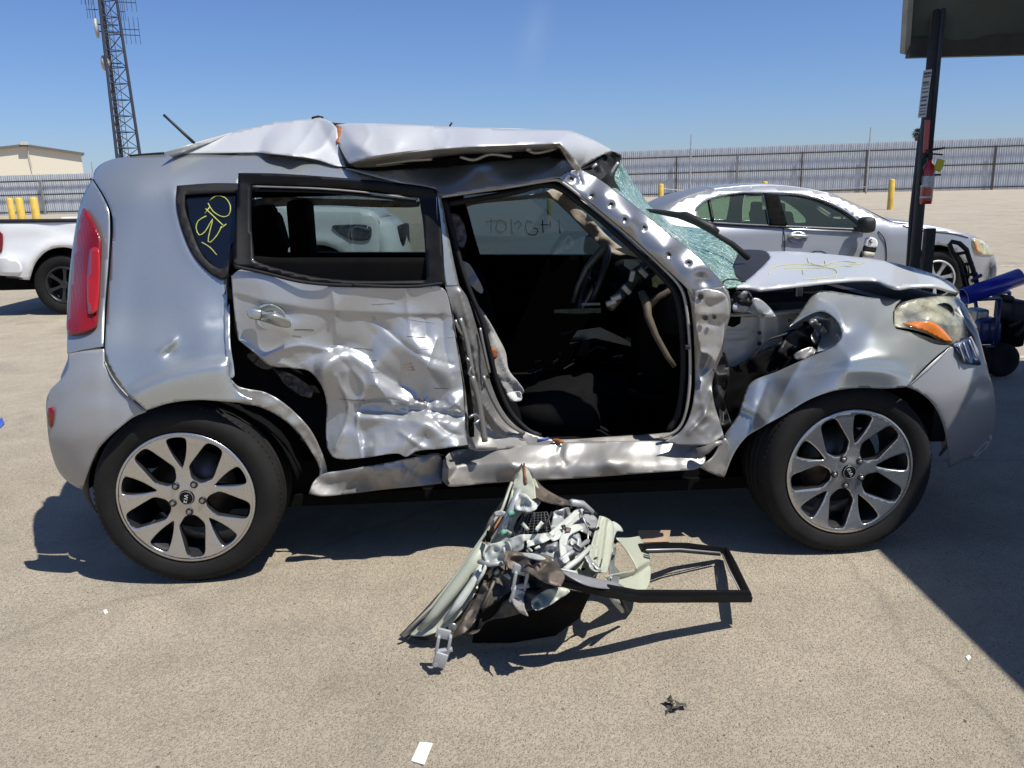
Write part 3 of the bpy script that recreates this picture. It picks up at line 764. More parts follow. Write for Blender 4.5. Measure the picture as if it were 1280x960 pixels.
for pl in ([(607, 277), (627, 275)], [(614, 273), (614, 290)], [(622, 277), (620, 287), (627, 290), (633, 285), (631, 277), (624, 276)], [(639, 274), (640, 292)], [(643, 280), (648, 276), (652, 280), (647, 286)],
           [(666, 278), (659, 276), (657, 285), (661, 293), (670, 293), (672, 286), (667, 285)], [(678, 275), (679, 291)], [(676, 281), (689, 281)], [(688, 276), (688, 284)], [(699, 274), (700, 292)]):
    P = curve(pl, 4, False); V = CF.aty(P[:, 0], P[:, 1], np.full(len(P), 1.655))
    MB().tube([tuple(v) for v in V], .004, 4).build('finger_writing', M_FINGER, gfar)

# floor, firewall, inner wheelhouses
MB().box((1.15, .93, .24), (3.0, 1.5, .05)).build('floor_pan', M_LINER, P_)
MB().box((2.25, 1.0, .62), (.05, 1.2, .74)).build('firewall', M_LINER, P_)
MB().box((-.25, .93, .62), (.05, 1.3, .5)).build('boot_wall', M_LINER, P_)
for uc, ya in ((0, .05), (2.55, .17)):
    for near in (1, 0):
        prf = [(.40, 0), (.40, .30), (.3, .34), (0, .36)]
        s_ = MB(); n_ = 24; V = []; Fc = []
        for i in range(n_+1):
            A = math.pi*(i/n_*.92+.04)
            for r_, h in prf:
                yy = ya+h if near else 1.76-ya-h
                V.append((uc+r_*math.cos(A), yy, .32+r_*math.sin(A)))
        Fc = [(i*4+j, i*4+j+1, (i+1)*4+j+1, (i+1)*4+j) for i in range(n_) for j in range(3)]
        mesh('wheelhouse', V, Fc, M_LINER, P_, True, .006)
# ---- roof
def loft(name, rows, m, parent, thick=.003, smooth=True, sharp=None):
    k = len(rows[0]); V = [tuple(v) for r_ in rows for v in r_]
    Fc = [(i*k+j, i*k+j+1, (i+1)*k+j+1, (i+1)*k+j) for i in range(len(rows)-1) for j in range(k-1)]
    return mesh(name, V, Fc, m, parent, smooth, thick, 0, sharp=sharp)
ridge = [(205, 191, .30), (243, 179, .42), (300, 163, .62), (345, 153, .72), (385, 149, .74), (398, 148, .74), (415, 153, .62), (440, 155, .5), (560, 159, .45), (640, 161, .45), (700, 163, .45), (716, 165, .45), (745, 177, .5), (766, 189, .6)]
rc = np.array([CF.aty(np.array(float(a)), np.array(float(b)), c) for a, b, c in ridge])
rows = []
for q in np.linspace(0, 1, 12):
    r_ = []
    for i, v in enumerate(rc):
        far = np.array([v[0]+.02, 1.52, 1.60])
        p = v+(far-v)*q; p[2] += -.05*math.sin(math.pi*min(1, q*1.2))-(.05*q if i > 2 else 0)+.012*math.sin(i*2.1+q*7)*math.sin(math.pi*q)
        r_.append(p)
    rows.append(r_)
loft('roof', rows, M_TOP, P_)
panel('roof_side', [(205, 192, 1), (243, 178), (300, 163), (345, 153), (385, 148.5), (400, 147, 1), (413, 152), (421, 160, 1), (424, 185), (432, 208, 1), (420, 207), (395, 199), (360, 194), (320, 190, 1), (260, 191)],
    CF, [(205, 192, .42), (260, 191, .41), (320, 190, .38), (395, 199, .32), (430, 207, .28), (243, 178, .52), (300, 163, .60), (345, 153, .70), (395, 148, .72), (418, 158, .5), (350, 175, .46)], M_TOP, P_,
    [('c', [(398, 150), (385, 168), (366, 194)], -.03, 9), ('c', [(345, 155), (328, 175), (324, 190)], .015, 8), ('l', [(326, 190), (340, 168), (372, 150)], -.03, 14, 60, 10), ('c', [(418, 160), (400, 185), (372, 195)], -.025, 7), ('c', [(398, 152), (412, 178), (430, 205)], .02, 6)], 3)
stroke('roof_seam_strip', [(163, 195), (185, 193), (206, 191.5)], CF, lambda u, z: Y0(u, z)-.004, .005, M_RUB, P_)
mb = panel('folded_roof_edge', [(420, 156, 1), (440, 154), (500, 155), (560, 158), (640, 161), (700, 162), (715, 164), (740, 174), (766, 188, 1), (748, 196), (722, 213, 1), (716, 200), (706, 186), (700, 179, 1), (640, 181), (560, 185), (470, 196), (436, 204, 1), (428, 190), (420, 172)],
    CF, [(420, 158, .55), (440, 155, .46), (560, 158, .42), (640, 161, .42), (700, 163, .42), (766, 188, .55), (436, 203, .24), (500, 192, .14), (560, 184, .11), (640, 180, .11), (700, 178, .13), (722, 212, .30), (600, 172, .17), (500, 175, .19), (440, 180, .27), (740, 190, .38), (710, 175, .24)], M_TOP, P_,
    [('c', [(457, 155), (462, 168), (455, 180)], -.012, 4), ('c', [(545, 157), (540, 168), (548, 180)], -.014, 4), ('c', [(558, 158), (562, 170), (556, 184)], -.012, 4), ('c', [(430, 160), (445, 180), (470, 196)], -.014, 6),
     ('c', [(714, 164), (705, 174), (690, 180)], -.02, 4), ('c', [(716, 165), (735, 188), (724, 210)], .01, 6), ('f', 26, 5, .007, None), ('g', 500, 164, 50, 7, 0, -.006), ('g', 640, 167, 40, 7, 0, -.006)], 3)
panel('roof_edge_underside', [(436, 203, 1), (470, 195), (560, 184), (640, 180), (699, 178, 1), (697, 186), (640, 190), (560, 195), (500, 206), (445, 209)],
    CF, [(436, 203, .25), (560, 184, .13), (640, 180, .13), (699, 178, .15), (560, 194, .3), (640, 190, .3), (500, 205, .34), (445, 208, .3)], M_PRIMER, P_, [('c', [(440, 206), (560, 190), (700, 183)], .02, 4)], 4)
loft('torn_headliner', [[tuple(CF.aty(np.array(float(a)), np.array(float(b)), c)) for a, b, c in r_] for r_ in (
    [(440, 208, .32), (520, 203, .34), (600, 194, .34), (690, 186, .36), (716, 205, .4)], [(452, 214, .6), (520, 208, .6), (600, 200, .6), (690, 196, .6), (718, 214, .6)], [(452, 216, 1.2), (520, 214, 1.2), (600, 211, 1.2), (690, 208, 1.2), (718, 218, 1.2)])], M_LINER, P_)
for a in ([(575, 196), (592, 200), (612, 193), (640, 196)], [(470, 206), (510, 201), (540, 199)], [(655, 185), (668, 191), (690, 187), (703, 181)]):
    stroke('torn_bracket', a, CF, .30, .006, M_PRIMER, P_)
stroke('torn_bracket', [(658, 186), (664, 187)], CF, .27, .010, M_GALV, P_)
panel('torn_edge', [(690, 178, 1), (700, 172), (709, 180), (722, 204), (728, 214, 1), (718, 212), (708, 198), (700, 186)], CF, .24, M_PRIMER, P_, [('f', 8, 3, .02, None)], 3)
panel('torn_foam', [(418, 158), (424, 157), (424, 168), (421, 179), (416, 172), (414, 165)], CF, [(418, 158, .50), (424, 168, .42), (421, 179, .38)], M_ORANGE, P_, [('f', 5, 8, .012, None)], 3, thick=.01)
stroke('torn_tip', [(390, 148), (398, 146), (404, 147.5)], CF, .72, .006, M_RUB, P_)
# cant rail above the missing door
crail = [(545, 212, .40), (560, 212, .40), (640, 200, .40), (700, 197, .39), (722, 214, .31), (695, 223, .22), (640, 232, .21), (552, 246, .2), (600, 214, .27)]
panel('upper_door_frame', [(432, 210, 1), (470, 214), (520, 210), (560, 207), (640, 198), (700, 196), (724, 214, 1), (712, 220), (695, 222, 1), (640, 231), (590, 239), (549, 245, 1), (545, 236), (500, 228, 1), (460, 218)],
    CF, [(440, 212, .24), (500, 222, .2)]+crail, M_SILVER, P_, [('g', 640, 216, 40, 9, -8, .02), ('g', 570, 224, 30, 10, 0, -.008), ('c', [(490, 214), (510, 222), (530, 232)], -.012, 6), ('c', [(470, 212), (480, 222)], .01, 6), ('f', 40, 14, .008, (500, 220, 60, 30))], 3)
stroke('door_opening_flange', [(551, 246), (590, 240), (640, 233), (690, 225), (700, 226), (740, 257), (790, 299), (838, 344), (852, 362), (858, 385), (862, 430), (862, 480), (856, 520), (846, 538), (825, 548)], CF,
    [(551, 246, .21), (640, 233, .22), (695, 224, .24), (790, 299, .2), (850, 360, .14), (862, 450, .12), (850, 530, .13), (825, 548, .14)], .0065, M_PRIMER, P_, 6)
stroke('door_seal', [(560, 255), (640, 241), (690, 232), (735, 262), (785, 305), (830, 348), (845, 370), (853, 420), (853, 480), (846, 520), (835, 538)], CF,
    [(551, 246, .25), (640, 233, .26), (695, 224, .28), (790, 299, .24), (850, 360, .18), (862, 450, .16), (850, 530, .16)], .012, M_RUB, P_, 8)
# ---- A pillar with its row of dimples
apil = [(722, 214, .265), (745, 222, .275), (800, 262, .225), (860, 312, .17), (908, 360, .12), (695, 222, .235), (740, 258, .205), (790, 300, .175), (840, 346, .135), (868, 372, .11), (755, 243, .205), (790, 272, .175), (830, 310, .140), (865, 340, .112)]
holes7 = [(714, 224, 6), (740, 245, 6), (764, 256, 6), (781, 275, 6), (805, 285, 5.5), (836, 319, 6), (861, 329, 5.5)]
dn = [('g', x, y, r_*.55, r_*.55, 0, .011) for x, y, r_ in holes7]+[('g', 878, 349, 12, 9, 30, .02), ('c', [(722, 216), (726, 228)], .012, 4), ('l', [(700, 226), (742, 256), (792, 296), (845, 343)], .006, 6, 400)]
ap = panel('front_windshield_pillar', [(699, 222, 1), (706, 216), (724, 212), (745, 221, 1), (766, 236), (800, 262), (835, 291), (862, 312), (892, 340), (912, 366, 1), (890, 370), (872, 378, 1), (858, 360), (838, 341), (790, 297), (742, 257)],
    CF, apil, M_PILL, P_, dn, 1.5)
for x, y, r_ in holes7:
    yy = float(tps(apil)(np.array([[x, y]]))[0])+.008
    c = CF.aty(np.array(float(x)), np.array(float(y)), yy)
    MB().lathe([(0, .0), (.006, .0), (.0085, -.002)], 12, 'y', c).build('bolt_hole', M_MATTE, ap, True)
# ---- hinge pillar and dash side
panel('hinge_pillar', [(858, 358, 1), (872, 362), (905, 358, 1), (912, 370), (913, 392), (907, 415), (903, 440), (896, 460, 1), (890, 480), (893, 505), (899, 525), (905, 545, 1), (885, 556), (850, 556), (830, 552, 1), (850, 540), (862, 520), (868, 490), (868, 440), (864, 385)],
    CF, [(858, 358, .13), (905, 360, .10), (866, 440, .13), (905, 420, .09), (868, 500, .12), (893, 490, .14), (900, 545, .08), (850, 552, .08)], M_BARE, P_,
    [('f', 26, 12, .010, None), ('c', [(872, 380), (876, 430), (874, 480), (882, 520)], -.012, 5), ('c', [(890, 370), (884, 400), (888, 440), (876, 470)], .014, 5), ('g', 886, 392, 9, 8, 0, .012), ('g', 886, 430, 12, 22, 0, .012), ('c', [(862, 540), (880, 520), (890, 490)], -.02, 5), ('f', 9, 31, .008, (885, 500, 25, 50))], 2.5)
hp = panel('hinge_reinforcement', [(869, 364, 1), (884, 361), (902, 365), (909, 372), (911, 395), (906, 400, 1), (903, 430), (893, 457, 1), (888, 445), (876, 440, 1), (872, 420), (868, 390)], CF, .075, M_PRIMER, P_,
    [('g', 875, 371, 4, 4, 0, .01), ('l', [(869, 395), (890, 396), (906, 396)], .012, 4, 60), ('c', [(872, 404), (900, 406)], .004, 3), ('f', 16, 9, .008, None)], 2.5)
for x, y, r_ in ((881, 397, .010), (892, 396, .008), (875, 371, .010)):
    c = CF.aty(np.array(float(x)), np.array(float(y)), .078); MB().lathe([(0, 0), (r_, 0), (r_, .004)], 12, 'y', c-np.array([0, .012, 0])).build('hole', M_MATTE, hp)
for x, y in ((859, 434),):
    c = CF.aty(np.array(float(x)), np.array(float(y)), .10); MB().box(c, (.02, .02, .018), None, .004).build('door_switch', M_MATTE, P_)
panel('torn_wiring', [(893, 455, 1), (905, 440), (912, 470), (905, 500), (918, 545), (900, 548), (890, 520), (886, 490)], CF, .17, M_MATTE, P_, [('f', 9, 44, .05, None)], 3)
# inner fender (apron) behind the peeled fender
apron = panel('inner_fender_apron', [(905, 397, 1), (930, 394), (962, 394), (1000, 391, 1), (1004, 410), (990, 425), (960, 436, 1), (940, 447), (918, 459), (910, 457, 1), (900, 445, 1), (901, 420)], CF, [(905, 397, .30), (1000, 392, .36), (918, 455, .30), (960, 436, .33)], M_PRIMER, P_,
    [('l', [(934, 396), (934, 420), (934, 450)], -.010, 3, 300), ('c', [(905, 415), (930, 415)], .006, 2.5), ('c', [(903, 428), (930, 427)], .006, 2.5), ('c', [(950, 396), (951, 440)], .007, 3), ('c', [(972, 395), (975, 428)], -.007, 3), ('n', 30, 5, .006)], 2.5)
for x, y in ((949, 416), (949, 429), (987, 401)):
    c = CF.aty(np.array(float(x)), np.array(float(y)), .30); MB().lathe([(0, 0), (.009, 0), (.009, .004)], 10, 'y', c-np.array([0, .005, 0])).build('hole', M_MATTE, apron)
loft('apron_top_rail', [[tuple(CF.aty(np.array(float(a)), np.array(float(b)), c)) for a, b, c in r_] for r_ in (
    [(912, 394, .28), (935, 394, .29), (970, 393, .31), (1010, 390, .33)], [(912, 388, .36), (935, 389, .37), (970, 390, .38), (1010, 387, .38)])], M_PRIMER, P_, .012)
panel('lower_inner_structure', [(904, 455, 1), (918, 459), (940, 447), (960, 437), (1000, 425), (1020, 440), (985, 460), (945, 482), (925, 512), (906, 545, 1), (898, 530), (905, 500)], CF, .24, M_LINER, P_, [('f', 20, 3, .03, None)], 4)
stroke('hanging_cable', [(925, 462), (938, 450), (950, 436), (960, 425), (975, 420), (992, 415), (1002, 416)], CF, .27, .006, M_MATTE, P_)
stroke('torn_wire', [(907, 372), (904, 352), (915, 349), (932, 352)], CF, .15, .003, M_MATTE, P_)
panel('crumpled_bracket', [(926, 366), (934, 362), (940, 370), (944, 380), (950, 388), (966, 391), (970, 398, 1), (950, 396), (935, 390), (920, 392), (914, 380)], CF, .22, M_GALV, P_, [('f', 8, 6, .03, None)], 2.5)
panel('torn_tab', [(940, 374), (948, 373), (961, 383), (970, 397), (960, 395), (946, 387)], CF, .16, M_CRUSH, P_, [('f', 12, 8, .012, None)], 3)
panel('cowl_debris', [(915, 372), (925, 365), (936, 366), (941, 378), (932, 388), (918, 390)], CF, .20, M_MATTE, P_, [('f', 7, 9, .04, None)], 2.5)

# ---- front fender
fctrl = [(1107, 486, -.05), (1076, 485, -.06), (1041, 489, -.055), (1005, 502, -.04), (979, 519, -.01), (952, 534, .03), (925, 558, .09), (906, 594, .11), (1110, 445, -.05), (1060, 450, -.05), (1128, 420, .05), (1120, 378, .26), (1085, 370, .30), (1055, 367, .30), (1026, 364, .30), (1080, 392, .17), (1108, 398, .16), (1090, 412, .05), (1004, 390, .24), (1053, 419, .06), (1045, 405, .10),
         (1186, 433, .12), (1135, 482, -.05), (1160, 455, .02), (937, 480, .15), (925, 512, .15), (908, 545, .13), (975, 465, .11), (1014, 442, .08), (960, 500, .07)]
fender = panel('front_fender', [(1014, 370, 1), (1026, 363), (1052, 366), (1090, 372), (1126, 375, 1), (1119, 384), (1117, 405), (1120, 411, 1), (1150, 418), (1187, 432, 1), (1160, 455), (1134, 484, 1), (1107, 486), (1076, 485), (1041, 489), (1010, 500), (979, 519), (952, 534), (933, 546), (918, 566), (905, 597, 1), (892, 592), (888, 580), (902, 556), (906, 543, 1), (922, 520), (926, 508), (938, 479), (972, 464), (1012, 446), (1032, 438), (1044, 432), (1052, 420), (1049, 406), (1040, 395), (1026, 389), (1008, 395), (986, 409, 1), (998, 394), (1006, 382)],
    CF, fctrl, M_SILVER, P_, [('l', [(1020, 450), (1060, 440), (1100, 437), (1140, 440), (1165, 450)], -.014, 12, 400, 20), ('l', [(985, 470), (1040, 462), (1100, 462), (1135, 470)], -.006, 3, 300, 20),
    ('c', [(1046, 430), (1062, 450), (1056, 470)], -.006, 9), ('c', [(958, 478), (950, 500), (940, 530)], .020, 10), ('c', [(927, 508), (950, 520), (958, 528)], -.022, 6), ('g', 975, 492, 18, 16, 0, .02), ('c', [(1000, 455), (985, 480), (962, 525)], -.016, 12), ('c', [(1020, 372), (1045, 385), (1056, 410)], -.015, 8), ('n', 40, 12, .004), ('f', 22, 8, .010, (945, 520, 45, 50))], 2.5)
panel('fender_tear', [(986, 409, 1), (1000, 396), (1014, 388), (1030, 390), (1044, 398), (1052, 412), (1048, 428), (1036, 436), (1020, 440, 1), (1026, 420), (1020, 405), (1004, 402)], CF, [(986, 409, .2), (1014, 390, .26), (1050, 412, .13), (1020, 440, .12), (1025, 412, .26)], M_SILVER, P_, [('f', 16, 21, .02, None)], 2.5)
panel('crumpled_liner', [(980, 425), (995, 412), (1010, 405), (1024, 410), (1036, 420), (1030, 438), (1000, 447), (985, 450), (972, 440)], CF, .26, M_MATTE, P_, [('f', 9, 22, .06, None)], 2.5)
panel('torn_bright_metal', [(1010, 402), (1016, 398), (1026, 404), (1034, 416), (1032, 428), (1020, 432), (1014, 420), (1018, 412)], CF, .20, M_BARE, P_, [('f', 7, 23, .05, None)], 2)
panel('torn_lower_tab', [(992, 444), (1005, 436), (1016, 434), (1024, 440), (1008, 448), (996, 450)], CF, .16, M_PRIMER, P_, [('f', 8, 24, .03, None)], 2.5)
panel('fender_flange', [(1002, 390, 1), (1016, 372), (1026, 363), (1030, 369), (1016, 383), (1006, 396)], CF, .29, M_PRIMER, P_, [('f', 8, 25, .01, None)], 2.5)
panel('mud_flap', [(872, 583, 1), (890, 572), (905, 548), (912, 556), (910, 580), (905, 597, 1), (890, 592)], CF, .11, M_LOW, P_, [('f', 16, 26, .015, None)], 3)
# ---- front bumper and lamp
fb = panel('front_bumper', [(1187, 434, 1), (1196, 432), (1208, 424), (1214, 420, 1), (1224, 440), (1234, 462), (1241, 482), (1245, 510), (1243, 535), (1236, 556), (1222, 570), (1207, 575), (1186, 585, 1), (1185, 560), (1178, 528), (1166, 505), (1150, 491), (1135, 484, 1), (1160, 458)],
    CF, lambda u, z: Y0(u, z)-.004, M_BUMP, P_, [('c', [(1212, 452), (1222, 480), (1205, 510)], .012, 10), ('g', 1230, 488, 12, 12, 0, .012), ('l', [(1140, 490), (1165, 500), (1185, 540)], .004, 6, 400)], 3.5)
stroke('bumper_edge', [(1134, 484), (1150, 470), (1166, 456), (1188, 433)], CF, lambda u, z: Y0(u, z)-.006, .0032, M_BARE, fb)
panel('grille_remnant', [(1190, 432, 1), (1200, 426), (1212, 422), (1220, 440), (1226, 456), (1212, 454), (1202, 444)], CF, lambda u, z: Y0(u, z)-.012, mat('blue_torn_plastic', (.02, .04, .11), .5, var=.4, vs=30), P_, [('f', 7, 27, .014, None)], 2.5)
for a in ([(1198, 430), (1206, 452)], [(1204, 428), (1212, 450)], [(1211, 425), (1221, 448)]): stroke('torn_strip', a, CF, lambda u, z: Y0(u, z)-.022, .003, M_GALV, P_)
def lamp_mat():
    t = NT('hazed_headlight_lens')
    tr = t.n('BsdfTransparent'); tr.inputs[0].default_value = (.92, .91, .82, 1)
    gl = t.n('BsdfGlossy', ins={'Roughness': .08}); fr = t.n('Fresnel', ins={'IOR': 1.5})
    mx = t.n('MixShader'); t.l(fr.outputs[0], mx.inputs[0]); t.l(tr.outputs[0], mx.inputs[1]); t.l(gl.outputs[0], mx.inputs[2])
    df = t.n('BsdfPrincipled'); df.inputs['Base Color'].default_value = (.76, .75, .64, 1); df.inputs['Roughness'].default_value = .35
    hz = t.ramp(t.noise(16, 6, .7), [(.35, .05), (.7, .38)])
    m2 = t.n('MixShader'); t.l(hz, m2.inputs[0]); t.l(mx.outputs[0], m2.inputs[1]); t.l(df.outputs[0], m2.inputs[2]); t.l(m2.outputs[0], t.out.inputs[0])
    return t.m
hlo = [(1118, 387, 1), (1126, 379), (1153, 372), (1188, 370), (1199, 373), (1211, 388), (1222, 409, 1), (1214, 418), (1188, 431), (1161, 418), (1138, 411), (1118, 408, 1)]
hctrl = [(1118, 387, .20), (1153, 372, .24), (1199, 373, .42), (1222, 409, .36), (1188, 431, .13), (1161, 418, .08), (1118, 408, .10), (1165, 395, .10), (1200, 400, .22)]
hl = panel('headlight', hlo, CF, [(a, b, c+.10) for a, b, c in hctrl], mat('headlight_bowl_chrome', (.80, .81, .80), .18, metal=1, var=.3, vs=22), P_, [('g', 1190, 397, 16, 14, 0, .07), ('g', 1150, 392, 16, 12, 0, .04), ('f', 10, 50, .02, None)], 3)
panel('lens', hlo, CF, hctrl, lamp_mat(), hl, [('n', 20, 3, .003)], 3, thick=.004)
panel('turn_signal', [(1128, 404, 1), (1150, 402), (1166, 403), (1180, 413), (1191, 427, 1), (1185, 428), (1160, 416), (1140, 408)], CF, [(a, b, c-.006) for a, b, c in hctrl], mat('amber_lens', (.75, .20, .02), .3, coat=.6), hl, (), 3)
c = CF.aty(np.array(1176.), np.array(393.), .22); MB().lathe([(.0, .05), (.02, .03), (.045, .0), (.05, -.012), (.047, -.014), (.03, .01), (0, .02)], 24, 'y', c).build('projector', mat('smoked_chrome', (.2, .2, .2), .1, metal=1), hl, True)
# ---- hood
hood = panel('hood', [(920, 358, 1), (935, 349), (948, 338), (958, 328), (963, 321), (955, 314, 1), (985, 314), (1018, 316), (1060, 320), (1100, 325), (1140, 334), (1170, 344), (1190, 354), (1199, 365, 1), (1190, 363), (1168, 357), (1140, 357), (1122, 359), (1108, 355), (1095, 350), (1075, 349), (1050, 350), (1018, 353), (985, 357), (949, 361, 1), (935, 358)],
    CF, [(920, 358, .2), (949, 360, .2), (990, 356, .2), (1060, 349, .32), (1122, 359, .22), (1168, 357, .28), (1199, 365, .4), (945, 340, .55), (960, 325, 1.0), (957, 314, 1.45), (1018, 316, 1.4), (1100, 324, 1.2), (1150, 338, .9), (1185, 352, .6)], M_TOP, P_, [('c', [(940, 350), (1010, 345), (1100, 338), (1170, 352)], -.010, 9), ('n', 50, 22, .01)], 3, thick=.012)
def yh(d): return [(a, b, c+d) for a, b, c in [(920, 358, .2), (949, 360, .2), (990, 356, .2), (1060, 349, .32), (1122, 359, .22), (1168, 357, .28), (1199, 365, .4), (945, 340, .55), (960, 325, 1.0), (957, 314, 1.45), (1018, 316, 1.4), (1100, 324, 1.2), (1150, 338, .9), (1185, 352, .6)]]
M_CH2 = mat('pale_yellow_marker', (.50, .48, .17), .6, var=.1)
for pl in ([(961, 343), (964, 337), (972, 333), (990, 331), (1015, 332), (1035, 335), (1046, 339), (1045, 345), (1030, 348), (1005, 350)], [(981, 336), (1005, 335.5), (1034, 335.5), (1052, 333), (1065, 334)], [(1003, 337), (1004, 343)],
           [(1009, 322), (1011, 329)], [(1013, 329), (1022, 332), (1032, 331), (1031, 326)], [(1033, 332), (1042, 328), (1055, 327), (1070, 329)], [(1062, 331), (1074, 331), (1082, 328)]):
    P = curve(pl, 4, False); yv = tps(yh(-.012))(P); V = CF.aty(P[:, 0], P[:, 1], yv)
    MB().tube([tuple(v+np.array([0, 0, .002])) for v in V], .0018, 5).build('yellow_marking', M_CH2, hood)
panel('cowl_panel', [(925, 312, 1), (940, 312), (957, 314), (964, 322), (957, 331), (942, 346), (930, 352, 1), (915, 340)], CF, [(925, 312, 1.35), (957, 314, 1.40), (957, 331, .85), (942, 346, .5), (930, 352, .4)], M_MATTE, P_, (), 4)
# engine bay
eb = MB(); eb.box((2.72, .92, .66), (.82, 1.15, .4), None, .03); eb.build('engine_block', M_LINER, P_)
MB().box((2.55, .5, .88), (.3, .25, .1), None, .02).build('battery_box', M_MATTE, P_)
MB().box((3.1, .9, .62), (.06, 1.2, .55)).build('radiator', M_MATTE, P_)
MB().box((2.35, 1.0, .62), (.04, 1.2, .5)).build('bulkhead', M_LINER, P_)
c = CF.aty(np.array(998.), np.array(362.), .5); MB().box(c, (.035, .03, .07), None, .008).build('hood_hinge', M_STEEL, P_)
V = []
for z in [.28, .45, .65, .82, .93]:
    u0 = float(ufro(np.array(z))); y0 = float(prof(np.array(z)))
    pts_ = [(u0-.75+.75*q, y0+.62*(1-math.sqrt(1-q*q))) for q in (.8, .88, .95, 1)]
    full = pts_+[(u0+.02, .88)]+[(a, 1.76-b) for a, b in pts_[::-1]]
    V.append([(a-.10, b+(.04 if b < .8 else -.02 if b > .9 else 0), z) for a, b in full])
loft('front_face', V, M_BUMP, P_, .01)
# ---- windshield: cracked laminated glass
def shatter():
    t = NT('shattered_green_glass')
    c0 = t.co()
    v = t.n('TexVoronoi', feature='DISTANCE_TO_EDGE', ins={'Scale': 85.0}); t.l(c0, v.inputs['Vector'])
    crk = t.ramp(v.outputs[0], [(.0, 1.), (.09, .35), (.22, 0.)])
    v2 = t.n('TexVoronoi', ins={'Scale': 85.0}); t.l(c0, v2.inputs['Vector'])
    s = t.n('SeparateColor'); t.l(v2.outputs['Color'], s.inputs[0])
    big = t.ramp(t.noise(7, 5, .7), [(.38, 0.), (.62, 1.)])
    base = t.mix(s.outputs[0], (.006, .03, .02), (.09, .22, .14))
    base = t.mix(big, t.mix(.80, base, (.003, .014, .018)), base)
    v3 = t.n('TexVoronoi', feature='DISTANCE_TO_EDGE', ins={'Scale': 17.0}); t.l(c0, v3.inputs['Vector'])
    ck3 = t.ramp(v3.outputs[0], [(.0, 1.), (.035, .2), (.06, 0.)])
    wht = t.ramp(t.noise(12, 6, .75), [(.38, .0), (.6, .95)])
    col = t.mix(crk, base, t.mix(wht, (.08, .26, .16), (.66, .82, .70)))
    col = t.mix(ck3, col, (.60, .82, .64))
    p = t.b; t.l(col, p.inputs['Base Color']); p.inputs['Roughness'].default_value = .22; p.inputs['Coat Weight'].default_value = .15
    nr = t.n('NormalMap'); 
    m = t.n('VectorMath', operation='MULTIPLY_ADD'); t.l(v2.outputs['Color'], m.inputs[0]); m.inputs[1].default_value = (.9, .9, .9); m.inputs[2].default_value = (-.45, -.45, -.45)
    ge = t.n('NewGeometry'); ad = t.n('VectorMath', operation='ADD'); t.l(ge.outputs['Normal'], ad.inputs[0]); t.l(m.outputs[0], ad.inputs[1])
    no = t.n('VectorMath', operation='NORMALIZE'); t.l(ad.outputs[0], no.inputs[0]); t.l(no.outputs[0], p.inputs['Normal'])
    tr = t.n('BsdfTransparent'); tr.inputs[0].default_value = (.35, .6, .5, 1)
    op = t.ramp(t.noise(9, 4), [(.36, .72), (.55, .99)])
    mx = t.n('MixShader'); t.l(op, mx.inputs[0]); t.l(tr.outputs[0], mx.inputs[1]); t.l(p.outputs[0], mx.inputs[2]); t.l(mx.outputs[0], t.out.inputs[0])
    return t.m
ws = panel('shattered_windshield', [(744, 207, 1), (758, 200), (774, 197, 1), (779, 208), (788, 222), (800, 240), (812, 256), (830, 273), (842, 281), (872, 285), (899, 293), (915, 304), (930, 316), (940, 328), (947, 341), (934, 353, 1), (920, 358), (906, 360, 1), (893, 347), (877, 333), (842, 301), (814, 277), (781, 251), (765, 239), (742, 224, 1)],
    CF, [(744, 207, .45), (742, 224, .34), (781, 251, .30), (814, 277, .27), (842, 301, .24), (877, 333, .2), (906, 359, .17), (774, 197, .9), (788, 222, 1.1), (812, 256, 1.35), (842, 281, 1.42), (899, 293, 1.42), (930, 316, 1.4), (947, 341, 1.05), (934, 353, .5), (860, 305, .8)], shatter(), P_, [('f', 14, 33, .05, None), ('f', 6, 34, .014, None), ('g', 760, 220, 14, 18, 0, .12), ('g', 925, 332, 16, 14, 0, .05)], 2.2, thick=.005)
panel('windshield_header_wreck', [(722, 213, 1), (740, 202), (758, 192), (768, 190), (777, 196, 1), (774, 206), (768, 222), (776, 240), (768, 240), (748, 224), (730, 219)], CF, [(722, 213, .36), (768, 190, .55), (776, 240, .5), (748, 224, .36)], M_RUB, P_, [('f', 11, 35, .06, None)], 2.5)
stroke('torn_trim', [(722, 214), (738, 207), (752, 198), (764, 192), (775, 195)], CF, [(722, 214, .32), (775, 195, .52)], .007, M_RUB, P_)
stroke('torn_trim', [(740, 210), (746, 205)], CF, .33, .006, M_GALV, P_)
stroke('torn_trim', [(763, 219), (768, 210), (773, 203)], CF, .33, .006, M_GALV, P_)
wp = stroke('windshield_wiper', [(805, 263), (825, 266), (850, 269), (862, 272), (880, 281), (898, 291)], CF, [(805, 263, .9), (862, 272, .75), (898, 291, .62)], [.008]*100, M_MATTE, P_) if False else None
def tube_px(name, pts, r, m, parent, n=8, frame=None):
    fr = frame or CF
    V = [tuple(fr.aty(np.array(float(a)), np.array(float(b)), c)) for a, b, c in pts]
    return MB().tube(V, r, n).build(name, m, parent, smooth=True)
wip = tube_px('windshield_wiper', [(803, 262, .95), (825, 265, .9), (848, 269, .85), (856, 270, .8), (872, 277, .75), (888, 285, .7), (897, 291, .7)], [.006, .012, .016, .022, .02, .022, .015], M_MATTE, P_)
tube_px('wiper_arm', [(852, 268, .8), (870, 276, .8), (898, 295, .8), (915, 305, .85), (935, 322, .9)], [.01, .012, .012, .014, .016], M_MATTE, wip)
tube_px('roof_aerial', [(243, 179, .42), (230, 167, .42), (216, 154, .42), (204.5, 143.5, .42)], [.0065, .006, .0055, .005], M_MATTE, P_)
tube_px('torn_clip', [(562, 158, .5), (565, 153, .5)], .004, M_MATTE, P_)
